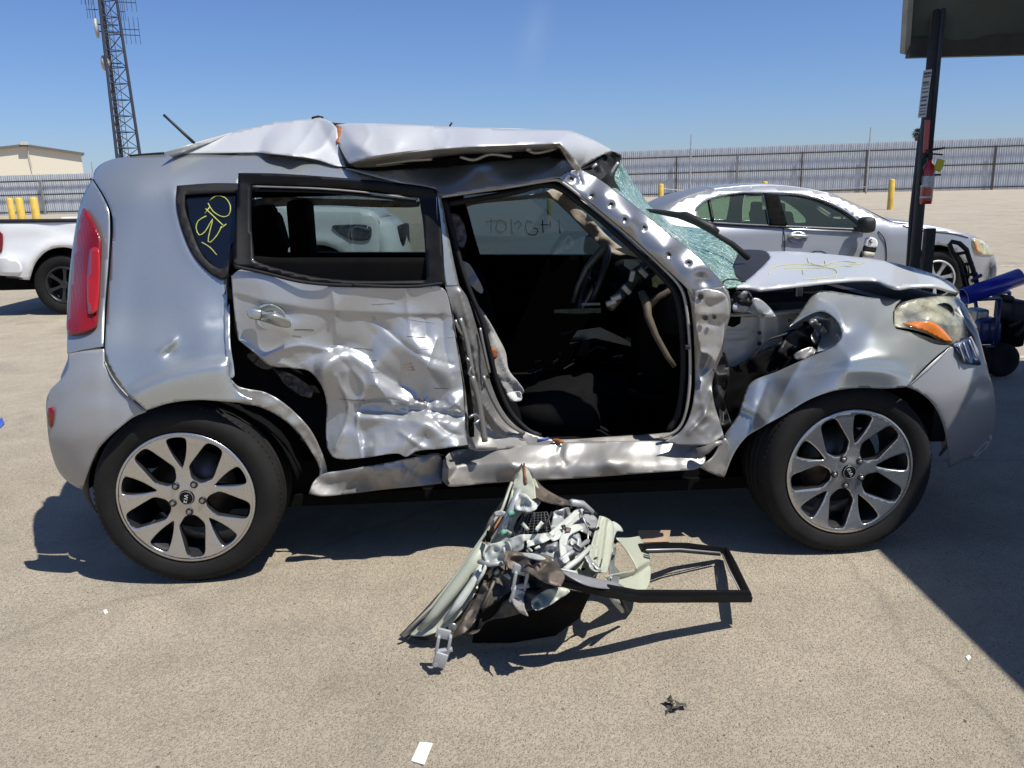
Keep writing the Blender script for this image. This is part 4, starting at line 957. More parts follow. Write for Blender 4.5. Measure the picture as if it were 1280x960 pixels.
# ---- rocker
rk = [(388, 612, .02), (480, 606, .01), (550, 604, .04), (420, 590, .03), (500, 576, .03), (540, 566, .04), (480, 590, -.01), (560, 600, .08), (560, 566, .15), (640, 598, .07), (640, 560, .17), (760, 592, .07), (760, 553, .16), (870, 584, .07), (870, 556, .14), (640, 580, .07), (760, 574, .06)]
panel('rocker_panel', [(386, 617, 1), (392, 602), (405, 592), (430, 588), (480, 579), (520, 571), (547, 566, 1), (553, 574), (556, 590), (552, 604, 1), (520, 608), (480, 612), (430, 618), (400, 620)], CF, rk, M_LOW, P_,
    [('c', [(430, 615), (450, 598), (480, 590)], .012, 5), ('c', [(545, 570), (520, 585), (510, 606)], -.015, 5), ('c', [(505, 580), (530, 595), (548, 590)], .012, 4), ('l', [(400, 604), (470, 596), (545, 590)], .02, 10, 300), ('f', 20, 41, .014, None)], 2.5)
panel('rocker_panel', [(554, 576, 1), (562, 566), (580, 561), (640, 557), (700, 553), (780, 551), (860, 553), (876, 560, 1), (882, 572), (878, 582), (868, 587, 1), (800, 592), (720, 598), (640, 602), (600, 605), (562, 608), (553, 600, 1)], CF, rk, M_LOW, P_,
    [('l', [(555, 578), (640, 577), (760, 574), (880, 573)], -.018, 9, 22), ('c', [(702, 553), (700, 570), (706, 580)], .02, 4), ('c', [(562, 585), (590, 580), (640, 578)], -.014, 5), ('c', [(575, 566), (570, 585), (560, 600)], .015, 5), ('f', 24, 42, .010, None), ('f', 9, 45, .015, (868, 570, 14, 16)), ('n', 12, 8, .003)], 2.5)
panel('sill_step', [(584, 560, 1), (600, 553), (655, 540, 1), (692, 549), (760, 546), (810, 543), (850, 541), (880, 551), (874, 557, 1), (780, 553), (700, 556), (640, 560), (600, 564)], CF, [(584, 560, .15), (655, 540, .2), (692, 549, .26), (810, 543, .3), (850, 541, .24), (874, 557, .14), (780, 553, .16), (640, 560, .17)], M_PRIMER, P_, [('f', 18, 43, .008, None)], 3)
MB().box((1.2, .3, .33), (1.9, .2, .14)).build('inner_sill', M_LINER, P_)
tube_px('torn_hinge_end', [(872, 566, .05), (884, 562, .04), (893, 555, .03), (902, 553, .03)], [.02, .016, .012, .01], M_BARE, P_)
tube_px('blue_debris', [(672, 551, .2), (686, 548, .2)], [.008, .006], mat('blue_plastic_bit', (.05, .08, .3), .5), P_)
panel('orange_debris', [(690, 550), (698, 549), (705, 553), (698, 555)], CF, .15, M_ORANGE, P_, (), 3, thick=.01)
# ---- B pillar
panel('centre_pillar', [(545, 238, 1), (551, 246), (560, 290), (568, 330), (574, 357, 1), (584, 372), (596, 410), (606, 450), (614, 480), (628, 512), (646, 533), (668, 544), (692, 550, 1), (690, 557), (640, 560), (588, 562, 1), (583, 552), (580, 487), (571, 436), (565, 393), (557, 360, 1), (553, 320), (548, 280)],
    CF, [(548, 242, .20), (560, 290, .17), (574, 357, .13), (556, 360, .10), (596, 410, .16), (568, 410, .11), (614, 480, .20), (580, 487, .14), (640, 530, .22), (586, 555, .12), (690, 554, .19)], M_BARE, P_,
    [('f', 22, 51, .014, (595, 480, 45, 110)), ('f', 9, 52, .006, (590, 480, 30, 90)), ('c', [(575, 365), (590, 420), (598, 470), (616, 520), (650, 548)], -.02, 5), ('c', [(566, 390), (578, 440), (588, 500), (600, 545)], .015, 4), ('c', [(600, 500), (630, 545)], -.02, 4)], 2.4)
panel('pillar_skin', [(545, 240, 1), (550, 246), (559, 290), (567, 330), (573, 357, 1), (558, 357, 1), (552, 320), (547, 280)], CF, [(548, 242, .195), (560, 290, .165), (574, 357, .125), (556, 360, .095)], M_SILVER, P_, (), 3)
for x, y in ((572, 401), (574, 414), (576, 421), (592, 461), (610, 471)):
    c = CF.aty(np.array(float(x)), np.array(float(y)), .09 if x < 600 else .17)
    MB().lathe([(0, -.004), (.006, -.004), (.008, 0), (.008, .01)], 6, 'y', c).build('bolt', M_MATTE, P_)
panel('hinge_gap', [(566, 388, 1), (571, 396), (577, 424), (583, 452), (588, 484), (592, 515), (593, 546, 1), (587, 546), (585, 520), (582, 490), (577, 458), (571, 424)], CF, .09, M_LINER, P_, [], 3)
for k_, (pl, r_, m_) in enumerate((([(575, 398), (583, 424), (588, 450), (592, 470)], .010, M_BARE), ([(590, 470), (598, 500), (603, 530), (606, 552)], .013, M_BARE), ([(569, 400), (574, 412), (579, 420)], .006, M_STEEL), ([(583, 448), (590, 455), (586, 466), (592, 474)], .007, M_STEEL), ([(586, 522), (594, 518), (600, 524), (592, 530)], .006, M_STEEL), ([(600, 410), (606, 440), (612, 466)], .006, M_BARE), ([(604, 470), (616, 500), (634, 528), (655, 542)], .009, M_BARE))):
    stroke('torn_hinge_strip', pl, CF, [(548, 242, .18), (575, 398, .085), (592, 470, .09), (606, 552, .09), (612, 466, .15), (655, 542, .19), (569, 400, .07)], r_, m_, P_, 5)
stroke('door_seal', [(556, 250), (566, 290), (576, 330), (588, 366), (602, 400), (612, 440), (622, 480), (638, 515), (660, 538), (676, 545)], CF, [(556, 250, .24), (588, 366, .2), (622, 480, .24), (676, 545, .24)], .011, M_RUB, P_, 8)
# ---- wheel-well opening behind the crushed door
panel('rear_door_jamb', [(284, 345, 1), (293, 340), (296, 420), (330, 440), (372, 462), (400, 490), (412, 520), (412, 575), (404, 600, 1), (398, 560), (384, 534), (356, 507), (332, 493), (296, 487), (287, 470), (285, 430)],
    CF, [(286, 350, .05), (290, 430, .06), (292, 480, .06), (340, 470, .14), (400, 530, .16), (404, 590, .12)], M_LINER, P_, [('f', 20, 61, .015, None)], 4)
panel('quarter_edge_fold', [(279, 346, 1), (284, 345), (287, 380), (288, 430), (293, 470), (287, 474, 1), (282, 440), (280, 400)], CF, lambda u, z: Y0(u, z)+.008, M_SILVER, P_, [('f', 12, 62, .004, None)], 2.5)
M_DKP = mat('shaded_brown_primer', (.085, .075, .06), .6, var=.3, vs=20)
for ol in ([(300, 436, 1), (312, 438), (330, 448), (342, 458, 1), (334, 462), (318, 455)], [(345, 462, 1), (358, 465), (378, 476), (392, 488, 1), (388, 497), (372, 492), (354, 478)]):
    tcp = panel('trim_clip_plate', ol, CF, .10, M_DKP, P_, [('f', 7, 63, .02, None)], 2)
for pl in ([(358, 470), (366, 474), (362, 481), (355, 476)], [(374, 482), (382, 487), (379, 493), (372, 489)]):
    stroke('clip_slot', pl, CF, .092, .002, M_MATTE, P_, closed=True)
# ---- crushed rear door
dd = [(290, 342, .03), (313, 337, .03), (370, 351, .035), (416, 358, .04), (461, 359, .045), (537, 359, .06), (559, 369, .07), (565, 393, .07), (571, 436, .07), (579, 487, .07), (582, 541, .04), (584, 556, .03), (521, 564, .02), (449, 573, .02), (416, 571, .04), (408, 526, .07), (401, 481, .07), (364, 460, .06), (337, 457, .04), (298, 425, .03), (293, 390, .02),
      (340, 395, .012), (420, 400, .05), (500, 400, .05), (460, 430, .06), (520, 430, .045), (510, 480, .06), (450, 470, .055), (480, 540, .04), (545, 500, .09), (430, 520, .06), (545, 460, .05)]
ddent = [('l', [(293, 368), (330, 378), (372, 386), (416, 391), (470, 393), (560, 395)], .008, 3.5, 40, 10),
    ('c', [(414, 356), (418, 380), (420, 405), (422, 428)], -.011, 6), ('c', [(508, 362), (510, 390), (514, 412)], -.008, 5), ('c', [(455, 398), (500, 420), (470, 440)], .004, 12),
    ('l', [(462, 446), (478, 428), (505, 416), (525, 428), (545, 448), (570, 459)], -.034, 16, 40, 8),
    ('l', [(398, 452), (420, 440), (445, 440), (470, 462), (495, 485), (520, 497), (548, 502), (580, 494)], -.045, 12, 30, 8),
    ('l', [(384, 452), (404, 446), (424, 440)], -.02, 6, 40), ('c', [(422, 430), (460, 445), (470, 462), (500, 482)], .016, 7),
    ('c', [(440, 462), (455, 480), (452, 500)], -.012, 6), ('g', 470, 470, 20, 12, 20, .018), ('c', [(416, 440), (440, 466), (448, 500), (450, 540)], .012, 9),
    ('l', [(446, 503), (480, 500), (520, 508), (580, 516)], .026, 4, 14, 6), ('l', [(446, 518), (490, 520), (530, 522), (580, 524)], -.024, 5, 16, 6),
    ('l', [(460, 556), (490, 542), (515, 530), (535, 522), (560, 532), (582, 545)], -.075, 22, 60, 10), ('l', [(412, 540), (440, 536), (452, 548)], -.014, 8, 40, 8),
    ('c', [(449, 500), (447, 530), (452, 572)], -.014, 4), ('c', [(540, 523), (560, 540), (575, 545)], .02, 5), ('c', [(300, 426), (330, 448), (362, 458), (392, 478)], -.012, 6),
    ('g', 325, 352, 40, 12, 10, -.006), ('g', 490, 376, 40, 14, 0, .008), ('c', [(531, 398), (533, 420)], .006, 5), ('c', [(553, 396), (556, 440), (566, 470)], .010, 5), ('g', 349, 391, 22, 9, 8, .014),
    ('f', 46, 71, .020, (470, 490, 130, 100)), ('f', 12, 72, .014, (530, 512, 60, 20)), ('f', 5, 73, .009, (535, 508, 44, 12)), ('f', 70, 74, .014, (430, 400, 200, 60)), ('f', 24, 76, .014, (470, 545, 90, 26)), ('c', [(330, 446), (372, 432), (410, 438)], -.010, 4), ('c', [(470, 400), (520, 440), (566, 456)], .010, 3), ('c', [(470, 480), (500, 512), (560, 520)], -.012, 3), ('c', [(420, 470), (436, 510), (420, 560)], -.010, 3), ('c', [(500, 540), (530, 560)], -.012, 3), ('c', [(545, 425), (530, 470)], -.008, 3)]
door = panel('crushed_rear_door', [(289, 345, 1), (298, 338), (313, 337), (340, 344), (370, 351), (416, 357), (461, 359), (510, 359), (548, 357, 1), (557, 364), (562, 380), (567, 410), (572, 440), (579, 487), (581, 520), (582, 541), (585, 556, 1), (550, 561), (521, 564), (508, 571), (497, 567), (470, 570), (449, 573), (430, 574), (416, 571), (409, 560, 1), (407, 540), (408, 505), (401, 481), (386, 464), (364, 460), (337, 457), (319, 442), (298, 425, 1), (293, 390)],
    CF, dd, M_CRUSH, P_, ddent, 1.8)
# handle
hz_ = panel('door_handle', [(309, 389), (318, 387), (330, 390), (345, 395), (358, 400), (364, 404), (363, 409), (352, 409), (338, 405), (322, 400), (311, 397)], CF, [(309, 391, -.005), (337, 396, -.045), (364, 406, -.008), (336, 404, -.02), (330, 389, -.02)], M_SILVER, door, (), 2, thick=.012)
panel('handle_recess', [(322, 385), (335, 380), (350, 385), (358, 398), (352, 412), (336, 413), (322, 405)], CF, [(a, b, c-.002) for a, b, c in dd], M_SILVER, door, [('g', 340, 397, 16, 12, 0, .03)], 2)
panel('lock_cover', [(309, 388), (325, 388), (327, 392), (325, 399), (311, 397)], CF, -.03, M_SILVER, door, [('g', 317, 393, 9, 6, 0, -.006)], 2, thick=.02)
stroke('handle_gap', [(326, 388), (327, 394), (325, 400)], CF, -.04, .0014, M_MATTE, door)
stroke('bare_crease', [(525, 497), (530, 503), (536, 509), (550, 507)], CF, [(a, b, c-.03) for a, b, c in dd], .003, M_RUST, door)
for pl in ([(504, 456), (530, 453)], [(505, 460), (524, 458)], [(508, 463), (530, 462)]): stroke('red_scuff', pl, CF, [(a, b, c-.012) for a, b, c in dd], .0009, mat('red_scuff', (.3, .08, .06), .7), door)
rs = random.Random(21)
for k_ in range(16):
    x = rs.uniform(330, 560); y = rs.uniform(372, 500) if x > 400 else rs.uniform(372, 430); L = rs.uniform(8, 34); sl_ = rs.uniform(-.12, .18)
    if inside(curve([(300, 345), (550, 362), (575, 490), (415, 500), (400, 470), (320, 435)], 8), np.array([x, x+L]), np.array([y, y+L*sl_])).all():
        P2 = curve([(x, y), (x+L*.5, y+L*sl_*.5+rs.uniform(-.6, .6)), (x+L, y+L*sl_)], 3, False)
        yv = tps(dd)(P2)+dent(P2, ddent)-.0006; V = CF.aty(P2[:, 0], P2[:, 1], yv)
        MB().tube([tuple(v) for v in V], rs.uniform(.0006, .0013), 4).build('scratch', [M_MATTE, M_GALV, M_BRNS][k_ % 3], door)
# window frame of that door
wf_ctrl = [(298, 217, .165), (450, 226, .18), (540, 236, .19), (548, 240, .19), (553, 353, .08), (440, 352, .045), (293, 333, .03), (293, 280, .10)]
wfr = panel('window_frame', [(298, 216, 1), (350, 217), (450, 224), (500, 229), (540, 235), (546, 238, 1), (550, 270), (554, 310), (556, 355, 1), (520, 357), (470, 357), (416, 355), (370, 349), (330, 338), (291, 331, 1), (293, 290), (296, 250)],
    CF, wf_ctrl, M_BLACK, door, [('l', [(300, 222), (400, 226), (545, 244)], .01, 3, 800)], 4, holes=[[(314, 230, 1), (400, 233), (460, 238), (524, 247, 1), (529, 280), (533, 340, 1), (533, 350, 1), (460, 351), (400, 347), (345, 335), (318, 326, 1), (314, 280)]], thick=.012)
stroke('chrome_channel', [(316, 233), (400, 236), (460, 241), (522, 249)], CF, [(a, b, c+.012) for a, b, c in wf_ctrl], .004, M_STEEL, door)
stroke('chrome_channel', [(316, 238), (400, 240), (460, 245), (520, 252)], CF, [(a, b, c+.03) for a, b, c in wf_ctrl], .005, M_RUB, door)
stroke('belt_moulding', [(293, 333), (330, 341), (370, 351), (400, 355), (440, 357)], CF, [(a, b, c-.012) for a, b, c in wf_ctrl], .006, M_RUB, door)
stroke('belt_moulding', [(440, 356), (480, 358), (520, 358), (553, 354)], CF, [(a, b, c-.014) for a, b, c in wf_ctrl], .006, M_RUB, door)
stroke('bright_belt_strip', [(410, 359), (460, 360), (510, 360), (540, 360)], CF, [(a, b, c-.006) for a, b, c in wf_ctrl], .0022, M_GALV, door)
panel('inner_door_panel', [(300, 318, 1), (345, 322), (372, 322), (540, 322, 1), (556, 360, 1), (460, 360), (400, 357), (345, 345), (294, 334, 1)], CF, .12, M_LINER, door, (), 8)

# ---- interior
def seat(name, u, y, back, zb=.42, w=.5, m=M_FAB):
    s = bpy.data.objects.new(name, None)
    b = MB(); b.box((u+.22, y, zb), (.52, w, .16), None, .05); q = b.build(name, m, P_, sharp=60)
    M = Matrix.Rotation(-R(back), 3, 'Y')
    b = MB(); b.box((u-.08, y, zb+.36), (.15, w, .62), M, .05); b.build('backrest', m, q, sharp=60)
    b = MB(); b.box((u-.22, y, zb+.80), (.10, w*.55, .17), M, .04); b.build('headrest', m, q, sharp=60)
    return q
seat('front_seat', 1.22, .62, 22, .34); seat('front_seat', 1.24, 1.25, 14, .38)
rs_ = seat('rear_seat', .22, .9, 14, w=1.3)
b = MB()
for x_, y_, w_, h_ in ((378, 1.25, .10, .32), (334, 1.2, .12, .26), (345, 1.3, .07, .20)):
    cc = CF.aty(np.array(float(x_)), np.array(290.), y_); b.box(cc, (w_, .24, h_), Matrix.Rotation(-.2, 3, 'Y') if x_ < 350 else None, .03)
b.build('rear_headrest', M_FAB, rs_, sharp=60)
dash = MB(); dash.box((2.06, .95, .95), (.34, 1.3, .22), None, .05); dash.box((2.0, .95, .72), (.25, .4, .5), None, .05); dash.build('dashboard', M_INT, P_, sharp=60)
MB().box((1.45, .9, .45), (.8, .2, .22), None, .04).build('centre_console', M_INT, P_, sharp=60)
# steering wheel on the far side
c0 = Vector(CF.aty(np.array(741.), np.array(352.), 1.2)); ax = Vector((1, 0, -.42)).normalized(); e1 = Vector((0, 1, 0)); e2 = ax.cross(e1).normalized()
sw = MB().tube([tuple(c0+(e1*math.cos(a)+e2*math.sin(a))*.185) for a in np.linspace(0, 2*math.pi, 33)[:-1]], .016, 8, closed=True).build('steering_wheel', mat('steering_wheel_leather', (.05, .05, .05), .4), P_, True)
MB().box(c0+ax*.03, (.06, .15, .13), None, .03).build('airbag_cover', M_INT, sw, sharp=60)
for a in (0, math.pi, -1.57): MB().tube([tuple(c0+ax*.02), tuple(c0+(e1*math.cos(a)+e2*math.sin(a))*.18)], .014, 6).build('spoke', M_STEEL, sw)
MB().tube([tuple(c0+ax*.05), tuple(c0+ax*.35)], .035, 8).build('steering_column', M_INT, P_)
# mirror on the far door, dash frame pieces, airbag cloth
MB().box(CF.aty(np.array(745.), np.array(308.), 1.85), (.14, .16, .15), None, .05).build('far_mirror', M_MATTE, P_, sharp=60)
M_OLV = mat('olive_dash_foam', (.15, .15, .09), .7, var=.3, vs=30)
tube_px('dash_beam', [(762, 385, .5), (778, 366, .55), (795, 350, .6), (815, 335, .65)], [.022, .024, .02, .018], mat('oily_dash_beam', (.13, .13, .10), .4, metal=.6, bump=.004, bs=60), P_)
for x, y in ((770, 372), (783, 362), (790, 345), (804, 341), (764, 378)):
    cc = CF.aty(np.array(float(x)), np.array(float(y)), .5); MB().box(cc, (.05, .03, .025), Matrix.Rotation(.8+x % 3, 3, 'Y'), .006).build('dash_bracket', M_STEEL, P_)
def quad_px(name, pts, m, parent=None, thick=.004): return poly3(name, [CF.aty(np.array(float(a)), np.array(float(b)), c) for a, b, c in pts], m, parent or P_, thick)
quad_px('hanging_trim', [(693, 387, .9), (717, 386, .9), (751, 385, .9), (751, 391, .9), (718, 392, .9), (692, 391, .9)], M_OLV)
quad_px('hanging_trim', [(727, 379, .95), (750, 378.5, .95), (750, 381.5, .95), (727, 382, .95)], mat('pale_trim', (.42, .42, .38), .5))
quad_px('hanging_trim', [(768, 311, .7), (790, 308, .7), (801, 318, .7), (803, 324, .7), (780, 317, .7)], mat('grey_green_trim', (.22, .25, .21), .5))
quad_px('hanging_trim', [(780, 324, .7), (796, 326, .7), (800, 330, .7), (788, 338, .7), (780, 332, .7)], mat('grey_green_trim', (.22, .25, .21), .5))
quad_px('torn_foam', [(815, 348, .5), (826, 338, .45), (836, 350, .4), (828, 362, .45), (816, 358, .5)], mat('yellowed_foam', (.28, .27, .13), .8, var=.4, vs=30))
tube_px('seat_belt_bracket', [(802, 366, .4), (808, 378, .35), (810, 395, .3), (820, 420, .28), (834, 445, .26), (843, 458, .26)], [.016, .02, .016, .013, .012, .010], mat('tan_duct', (.085, .066, .045), .8), P_)
tube_px('seat_belt_bracket', [(809, 384, .35), (822, 372, .35), (840, 362, .3)], [.018, .014, .012], mat('tan_duct', (.085, .066, .045), .8), P_)
# steering shroud limb
tube_px('grab_loop', [(716, 378, .9), (722, 358, .9), (733, 335, .9), (744, 322, .9), (755, 310, .9), (756, 305, .9)], [.010, .012, .014, .018, .022, .018], mat('grey_limb', (.10, .11, .10), .35), P_)
# debris in the footwell
rs = random.Random(12); M_GL = mat('glass_crumbs', (.05, .06, .058), .3, spec=.5)
for k_ in range(26):
    x = rs.uniform(640, 800); y = rs.uniform(412, 470); d_ = rs.uniform(.55, 1.0)
    a = rs.uniform(-.6, .6); L = rs.uniform(3, 16)
    quad_px('interior_debris', [(x, y, d_), (x+L*math.cos(a), y+L*math.sin(a), d_), (x+L*math.cos(a)-1, y+L*math.sin(a)+rs.uniform(1, 4), d_+.02), (x-1, y+rs.uniform(1, 4), d_+.02)], [M_GL, M_INT, M_MATTE, M_MATTE][k_ % 4])
quad_px('broken_trim_bar', [(714, 424, .7), (722, 413, .7), (750, 409, .7), (788, 427, .7), (789, 433, .7), (750, 420, .7), (724, 424, .7), (712, 430, .7)], M_GL)
quad_px('broken_trim_bar', [(720, 444, .65), (730, 424, .65), (738, 426, .65), (734, 446, .65)], M_INT)
loft('seat_cushion_bag', [[tuple(CF.aty(np.array(float(a)), np.array(float(b)), c)) for a, b, c in r_] for r_ in (
    [(640, 500, .5), (665, 480, .55), (700, 470, .55), (740, 466, .55), (748, 480, .55)], [(645, 515, .42), (670, 505, .42), (705, 497, .42), (738, 496, .42), (750, 500, .45)], [(655, 530, .4), (680, 538, .38), (710, 540, .38), (740, 538, .38), (750, 535, .4)])], M_FAB, P_)
panel('side_airbag_cloth', [(588, 375, 1), (598, 382), (612, 402), (622, 420), (632, 440), (636, 462), (648, 478), (655, 490), (646, 496), (634, 492, 1), (622, 470), (612, 440), (600, 408)], CF, .34, M_GREYC, P_, [('f', 20, 81, .03, None), ('c', [(600, 385), (620, 430), (640, 480)], -.02, 6)], 2.5)
panel('side_airbag_cloth', [(578, 326, 1), (586, 330), (596, 345), (604, 362), (602, 367), (592, 360), (583, 348)], CF, .36, M_GREYC, P_, [('f', 12, 82, .03, None)], 2.5)
panel('side_airbag_cloth', [(634, 492), (650, 490), (652, 500), (638, 501)], CF, .30, mat('white_cloth', (.6, .6, .58), .8), P_, [('f', 9, 83, .02, None)], 2.5)
panel('orange_tag', [(613, 436), (619, 435), (622, 446), (617, 449)], CF, .31, M_ORANGE, P_, (), 3)
panel('front_seat_shoulder', [(563, 268), (572, 268), (580, 280), (583, 300), (578, 310), (568, 300)], CF, .42, mat('scuffed_seat_plastic', (.09, .08, .085), .45), P_, [('f', 8, 84, .02, None)], 3)
# curtain airbags hanging along the far windows
panel('curtain_airbag', [(560, 260, 1), (572, 252), (600, 247), (640, 246), (680, 240), (693, 236), (715, 250), (740, 275), (765, 300), (790, 318, 1), (770, 318), (752, 308), (725, 282), (705, 262), (686, 247), (650, 250), (605, 254), (585, 258), (570, 268), (566, 278, 1)], CF, 1.58, M_TANC, P_, [('f', 14, 85, .05, None)], 4)
panel('curtain_airbag', [(316, 250, 1), (340, 246), (400, 248), (470, 250), (525, 252, 1), (524, 258), (470, 259), (420, 257), (380, 257), (340, 259), (322, 266, 1)], CF, 1.55, M_TANC, P_, [('f', 14, 86, .04, None)], 4)
panel('far_centre_pillar', [(524, 236, 1), (578, 236, 1), (600, 322, 1), (545, 322, 1)], CF, 1.62, M_INT, P_, (), 10, thick=.03)

# ================================================================== WHEELS
def tyre_mat():
    t = NT('dusty_tyre_rubber')
    c = t.ramp(t.noise(7, 8, .7), [(.3, (.006, .006, .006)), (.75, (.017, .016, .0145))])
    t.l(c, t.b.inputs['Base Color']); t.b.inputs['Roughness'].default_value = .8; t.b.inputs['Specular IOR Level'].default_value = .25
    t.l(t.bump(t.noise(160, 4), .0007), t.b.inputs['Normal'])
    return t.m
M_TYRE = tyre_mat()
M_RIMF = paint('machined_alloy', (.52, .515, .50), .26, .88, .2, scr=.2, coat=.2, z0=-9, z1=-8)
M_RIMD = mat('dark_grey_alloy', (.045, .045, .048), .4, metal=.6)
M_DISC = mat('rusty_brake_disc', (.10, .085, .075), .45, metal=.8, var=.3)
def flat_poly_mesh(loops, step=None, holes=()):
    P, Fc = cdt(np.array(loops)*1000, [np.array(h)*1000 for h in holes], step or 400)
    return P/1000, Fc
def big_wheel(name, u, ang, parent, steer=0, cap=True):
    """wheel whose outer face lies at y=0 of its own axes, looking toward -y"""
    r = MB(); Rr = .334
    prof_ = [(.238, .010), (.246, .004), (.252, -.002), (.262, -.008), (.290, -.013), (.308, -.009), (.322, .004), (.330, .018), (.3335, .034)]
    for k in range(4):
        y = .045+k*.045; prof_ += [(.334, y), (.334, y+.030), (.327, y+.033), (.327, y+.042)]
    prof_ += [(.334, .225), (.330, .236), (.315, .246), (.27, .245), (.24, .232)]
    w = MB().lathe(prof_, 96).build(name, M_TYRE, None, True)     # placeholder parent: the tyre itself carries the wheel
    s0 = 1.05 if u < 1 else 1.035
    w.parent = parent; w.location = (u, -.035, .334*s0); w.scale = (s0, s0, s0); w.rotation_euler = (0, 0, steer)
    # tread sipes on the shoulder
    tr = MB()
    for i in range(90):
        a = 2*math.pi*i/90
        for y, rr in ((.038, .3320), (.222, .3320)):
            tr.box((rr*math.cos(a), y, rr*math.sin(a)), (.0035, .036, .009), Matrix.Rotation(-a, 3, 'Y'))
    q = tr.build('shoulder_tread', M_TYRE, w); q['kind'] = 'stuff'
    # barrel of the rim
    MB().lathe([(.238, .010), (.243, .002), (.246, -.001), (.244, -.004), (.239, -.004), (.236, .0), (.233, .008), (.226, .02), (.216, .05), (.212, .12), (.222, .2), (.236, .23)], 72).build('rim_barrel', M_RIMD, w, True)
    MB().lathe([(.2375, -.0042), (.2445, -.0048), (.2462, -.001)], 72).build('rim_lip', M_RIMF, w, True)
    MB().lathe([(0, .10), (.155, .10), (.155, .115), (0, .116)], 40).build('brake_disc', M_DISC, w, True)
    def yv(rr): return np.interp(rr, [0, .03, .06, .1, .16, .21, .24], [.006, .006, .010, .012, .006, .0, -.002])
    # the five forked spokes: one machined face with its openings cut out
    full = [(.2385*math.cos(a), .2385*math.sin(a)) for a in np.linspace(0, 2*math.pi, 121)[:-1]]
    def pol(r_, d): return (r_*math.cos(R(d)), r_*math.sin(R(d)))
    holes = []
    for k in range(5):
        A = ang+72*k
        small = [pol(.110, A), pol(.128, A-4.5), pol(.16, A-8), pol(.20, A-9.3), pol(.223, A-8.2), pol(.228, A), pol(.223, A+8.2), pol(.20, A+9.3), pol(.16, A+8), pol(.128, A+4.5)]
        B = A+36
        large = [pol(.228, B), pol(.225, B-6), pol(.215, B-8.5), pol(.18, B-12), pol(.145, B-17), pol(.118, B-22), pol(.098, B-20), pol(.078, B-14), pol(.070, B), pol(.078, B+14), pol(.098, B+20), pol(.118, B+22), pol(.145, B+17), pol(.18, B+12), pol(.215, B+8.5), pol(.225, B+6)]
        holes += [curve([(x*1000, z*1000) for x, z in h], 5)/1000 for h in (small, large)]
    P, Fc = flat_poly_mesh(full, 9, holes)
    rr = np.linalg.norm(P, axis=1)
    V = np.stack([P[:, 0], yv(rr), P[:, 1]], 1)
    sp_ = mesh('spokes', V, Fc, [M_RIMF, M_RIMD], w, True)
    nb = sum(p.normal.y*p.area for p in sp_.data.polygons)
    if nb > 0: sp_.data.flip_normals()
    s = sp_.modifiers.new('Solidify', 'SOLIDIFY'); s.thickness = .034; s.offset = -1; s.material_offset = 1; s.material_offset_rim = 1
    b = sp_.modifiers.new('Bevel', 'BEVEL'); b.width = .002; b.segments = 1; b.limit_method = 'ANGLE'; b.angle_limit = R(50)
    for k in range(5):
        a = R(ang+36+72*k); c = (.056*math.cos(a), 0, .056*math.sin(a))
        MB().lathe([(.0135, .012), (.0135, .005), (.012, .003), (0, .02)], 16, 'y', c).build('lug_recess', M_RIMD, w, True)
        MB().lathe([(0, -.004), (.006, -.003), (.0085, .002), (.0088, .015)], 6, 'y', c).build('lug_nut', M_STEEL, w)
    if cap:
        MB().lathe([(0, -.002), (.022, -.001), (.027, .002), (.029, .008)], 28).build('centre_cap', M_BLACK, w, True)
        rot = Matrix.Rotation(-R(75) if steer == 0 else R(60), 3, 'Y')
        def lt(segs, dx):
            for a, b_ in segs:
                A = rot @ Vector((a[0]+dx, -.004, a[1])); B = rot @ Vector((b_[0]+dx, -.004, b_[1]))
                kk.tube([A, B], .0016, 5)
        kk = MB()
        lt([((0, -.006), (0, .006)), ((0, 0), (.008, .006)), ((0, 0), (.008, -.006))], -.016)
        lt([((0, -.006), (0, .006))], -.002)
        lt([((0, -.006), (.005, .006)), ((.005, .006), (.010, -.006))], .004)
        kk.build('cap_lettering', M_GALV, w)
        MB().tube([tuple(Vector((.0245*math.cos(a), -.0015, .0245*math.sin(a)))) for a in np.linspace(0, 2*math.pi, 25)[:-1]], .0008, 4, closed=True).build('cap_ring', M_GALV, w)
    MB().tube([(.16*math.cos(R(215)), .03, .16*math.sin(R(215))), (.19*math.cos(R(215)), .005, .19*math.sin(R(215)))], .004, 6).build('valve', M_MATTE, w)
    return w
big_wheel('wheel', 0.0, 93, P_)
wf = big_wheel('wheel', 2.557, 8, P_, .03)
for u in (0, 2.55):
    o = MB().lathe([(.2, 1.52), (.24, 1.53), (.31, 1.54), (.333, 1.56), (.334, 1.74), (.31, 1.76), (.24, 1.75), (.0, 1.70)], 48, 'y', (u, 0, .334)).build('far_wheel', M_TYRE, P_, True)
MB().tube([(0, .2, .3), (0, 1.55, .3)], .05, 8).build('rear_axle', M_LINER, P_)
MB().box((1.1, .9, .24), (1.5, .25, .10), None, .02).build('exhaust', M_LINER, P_)

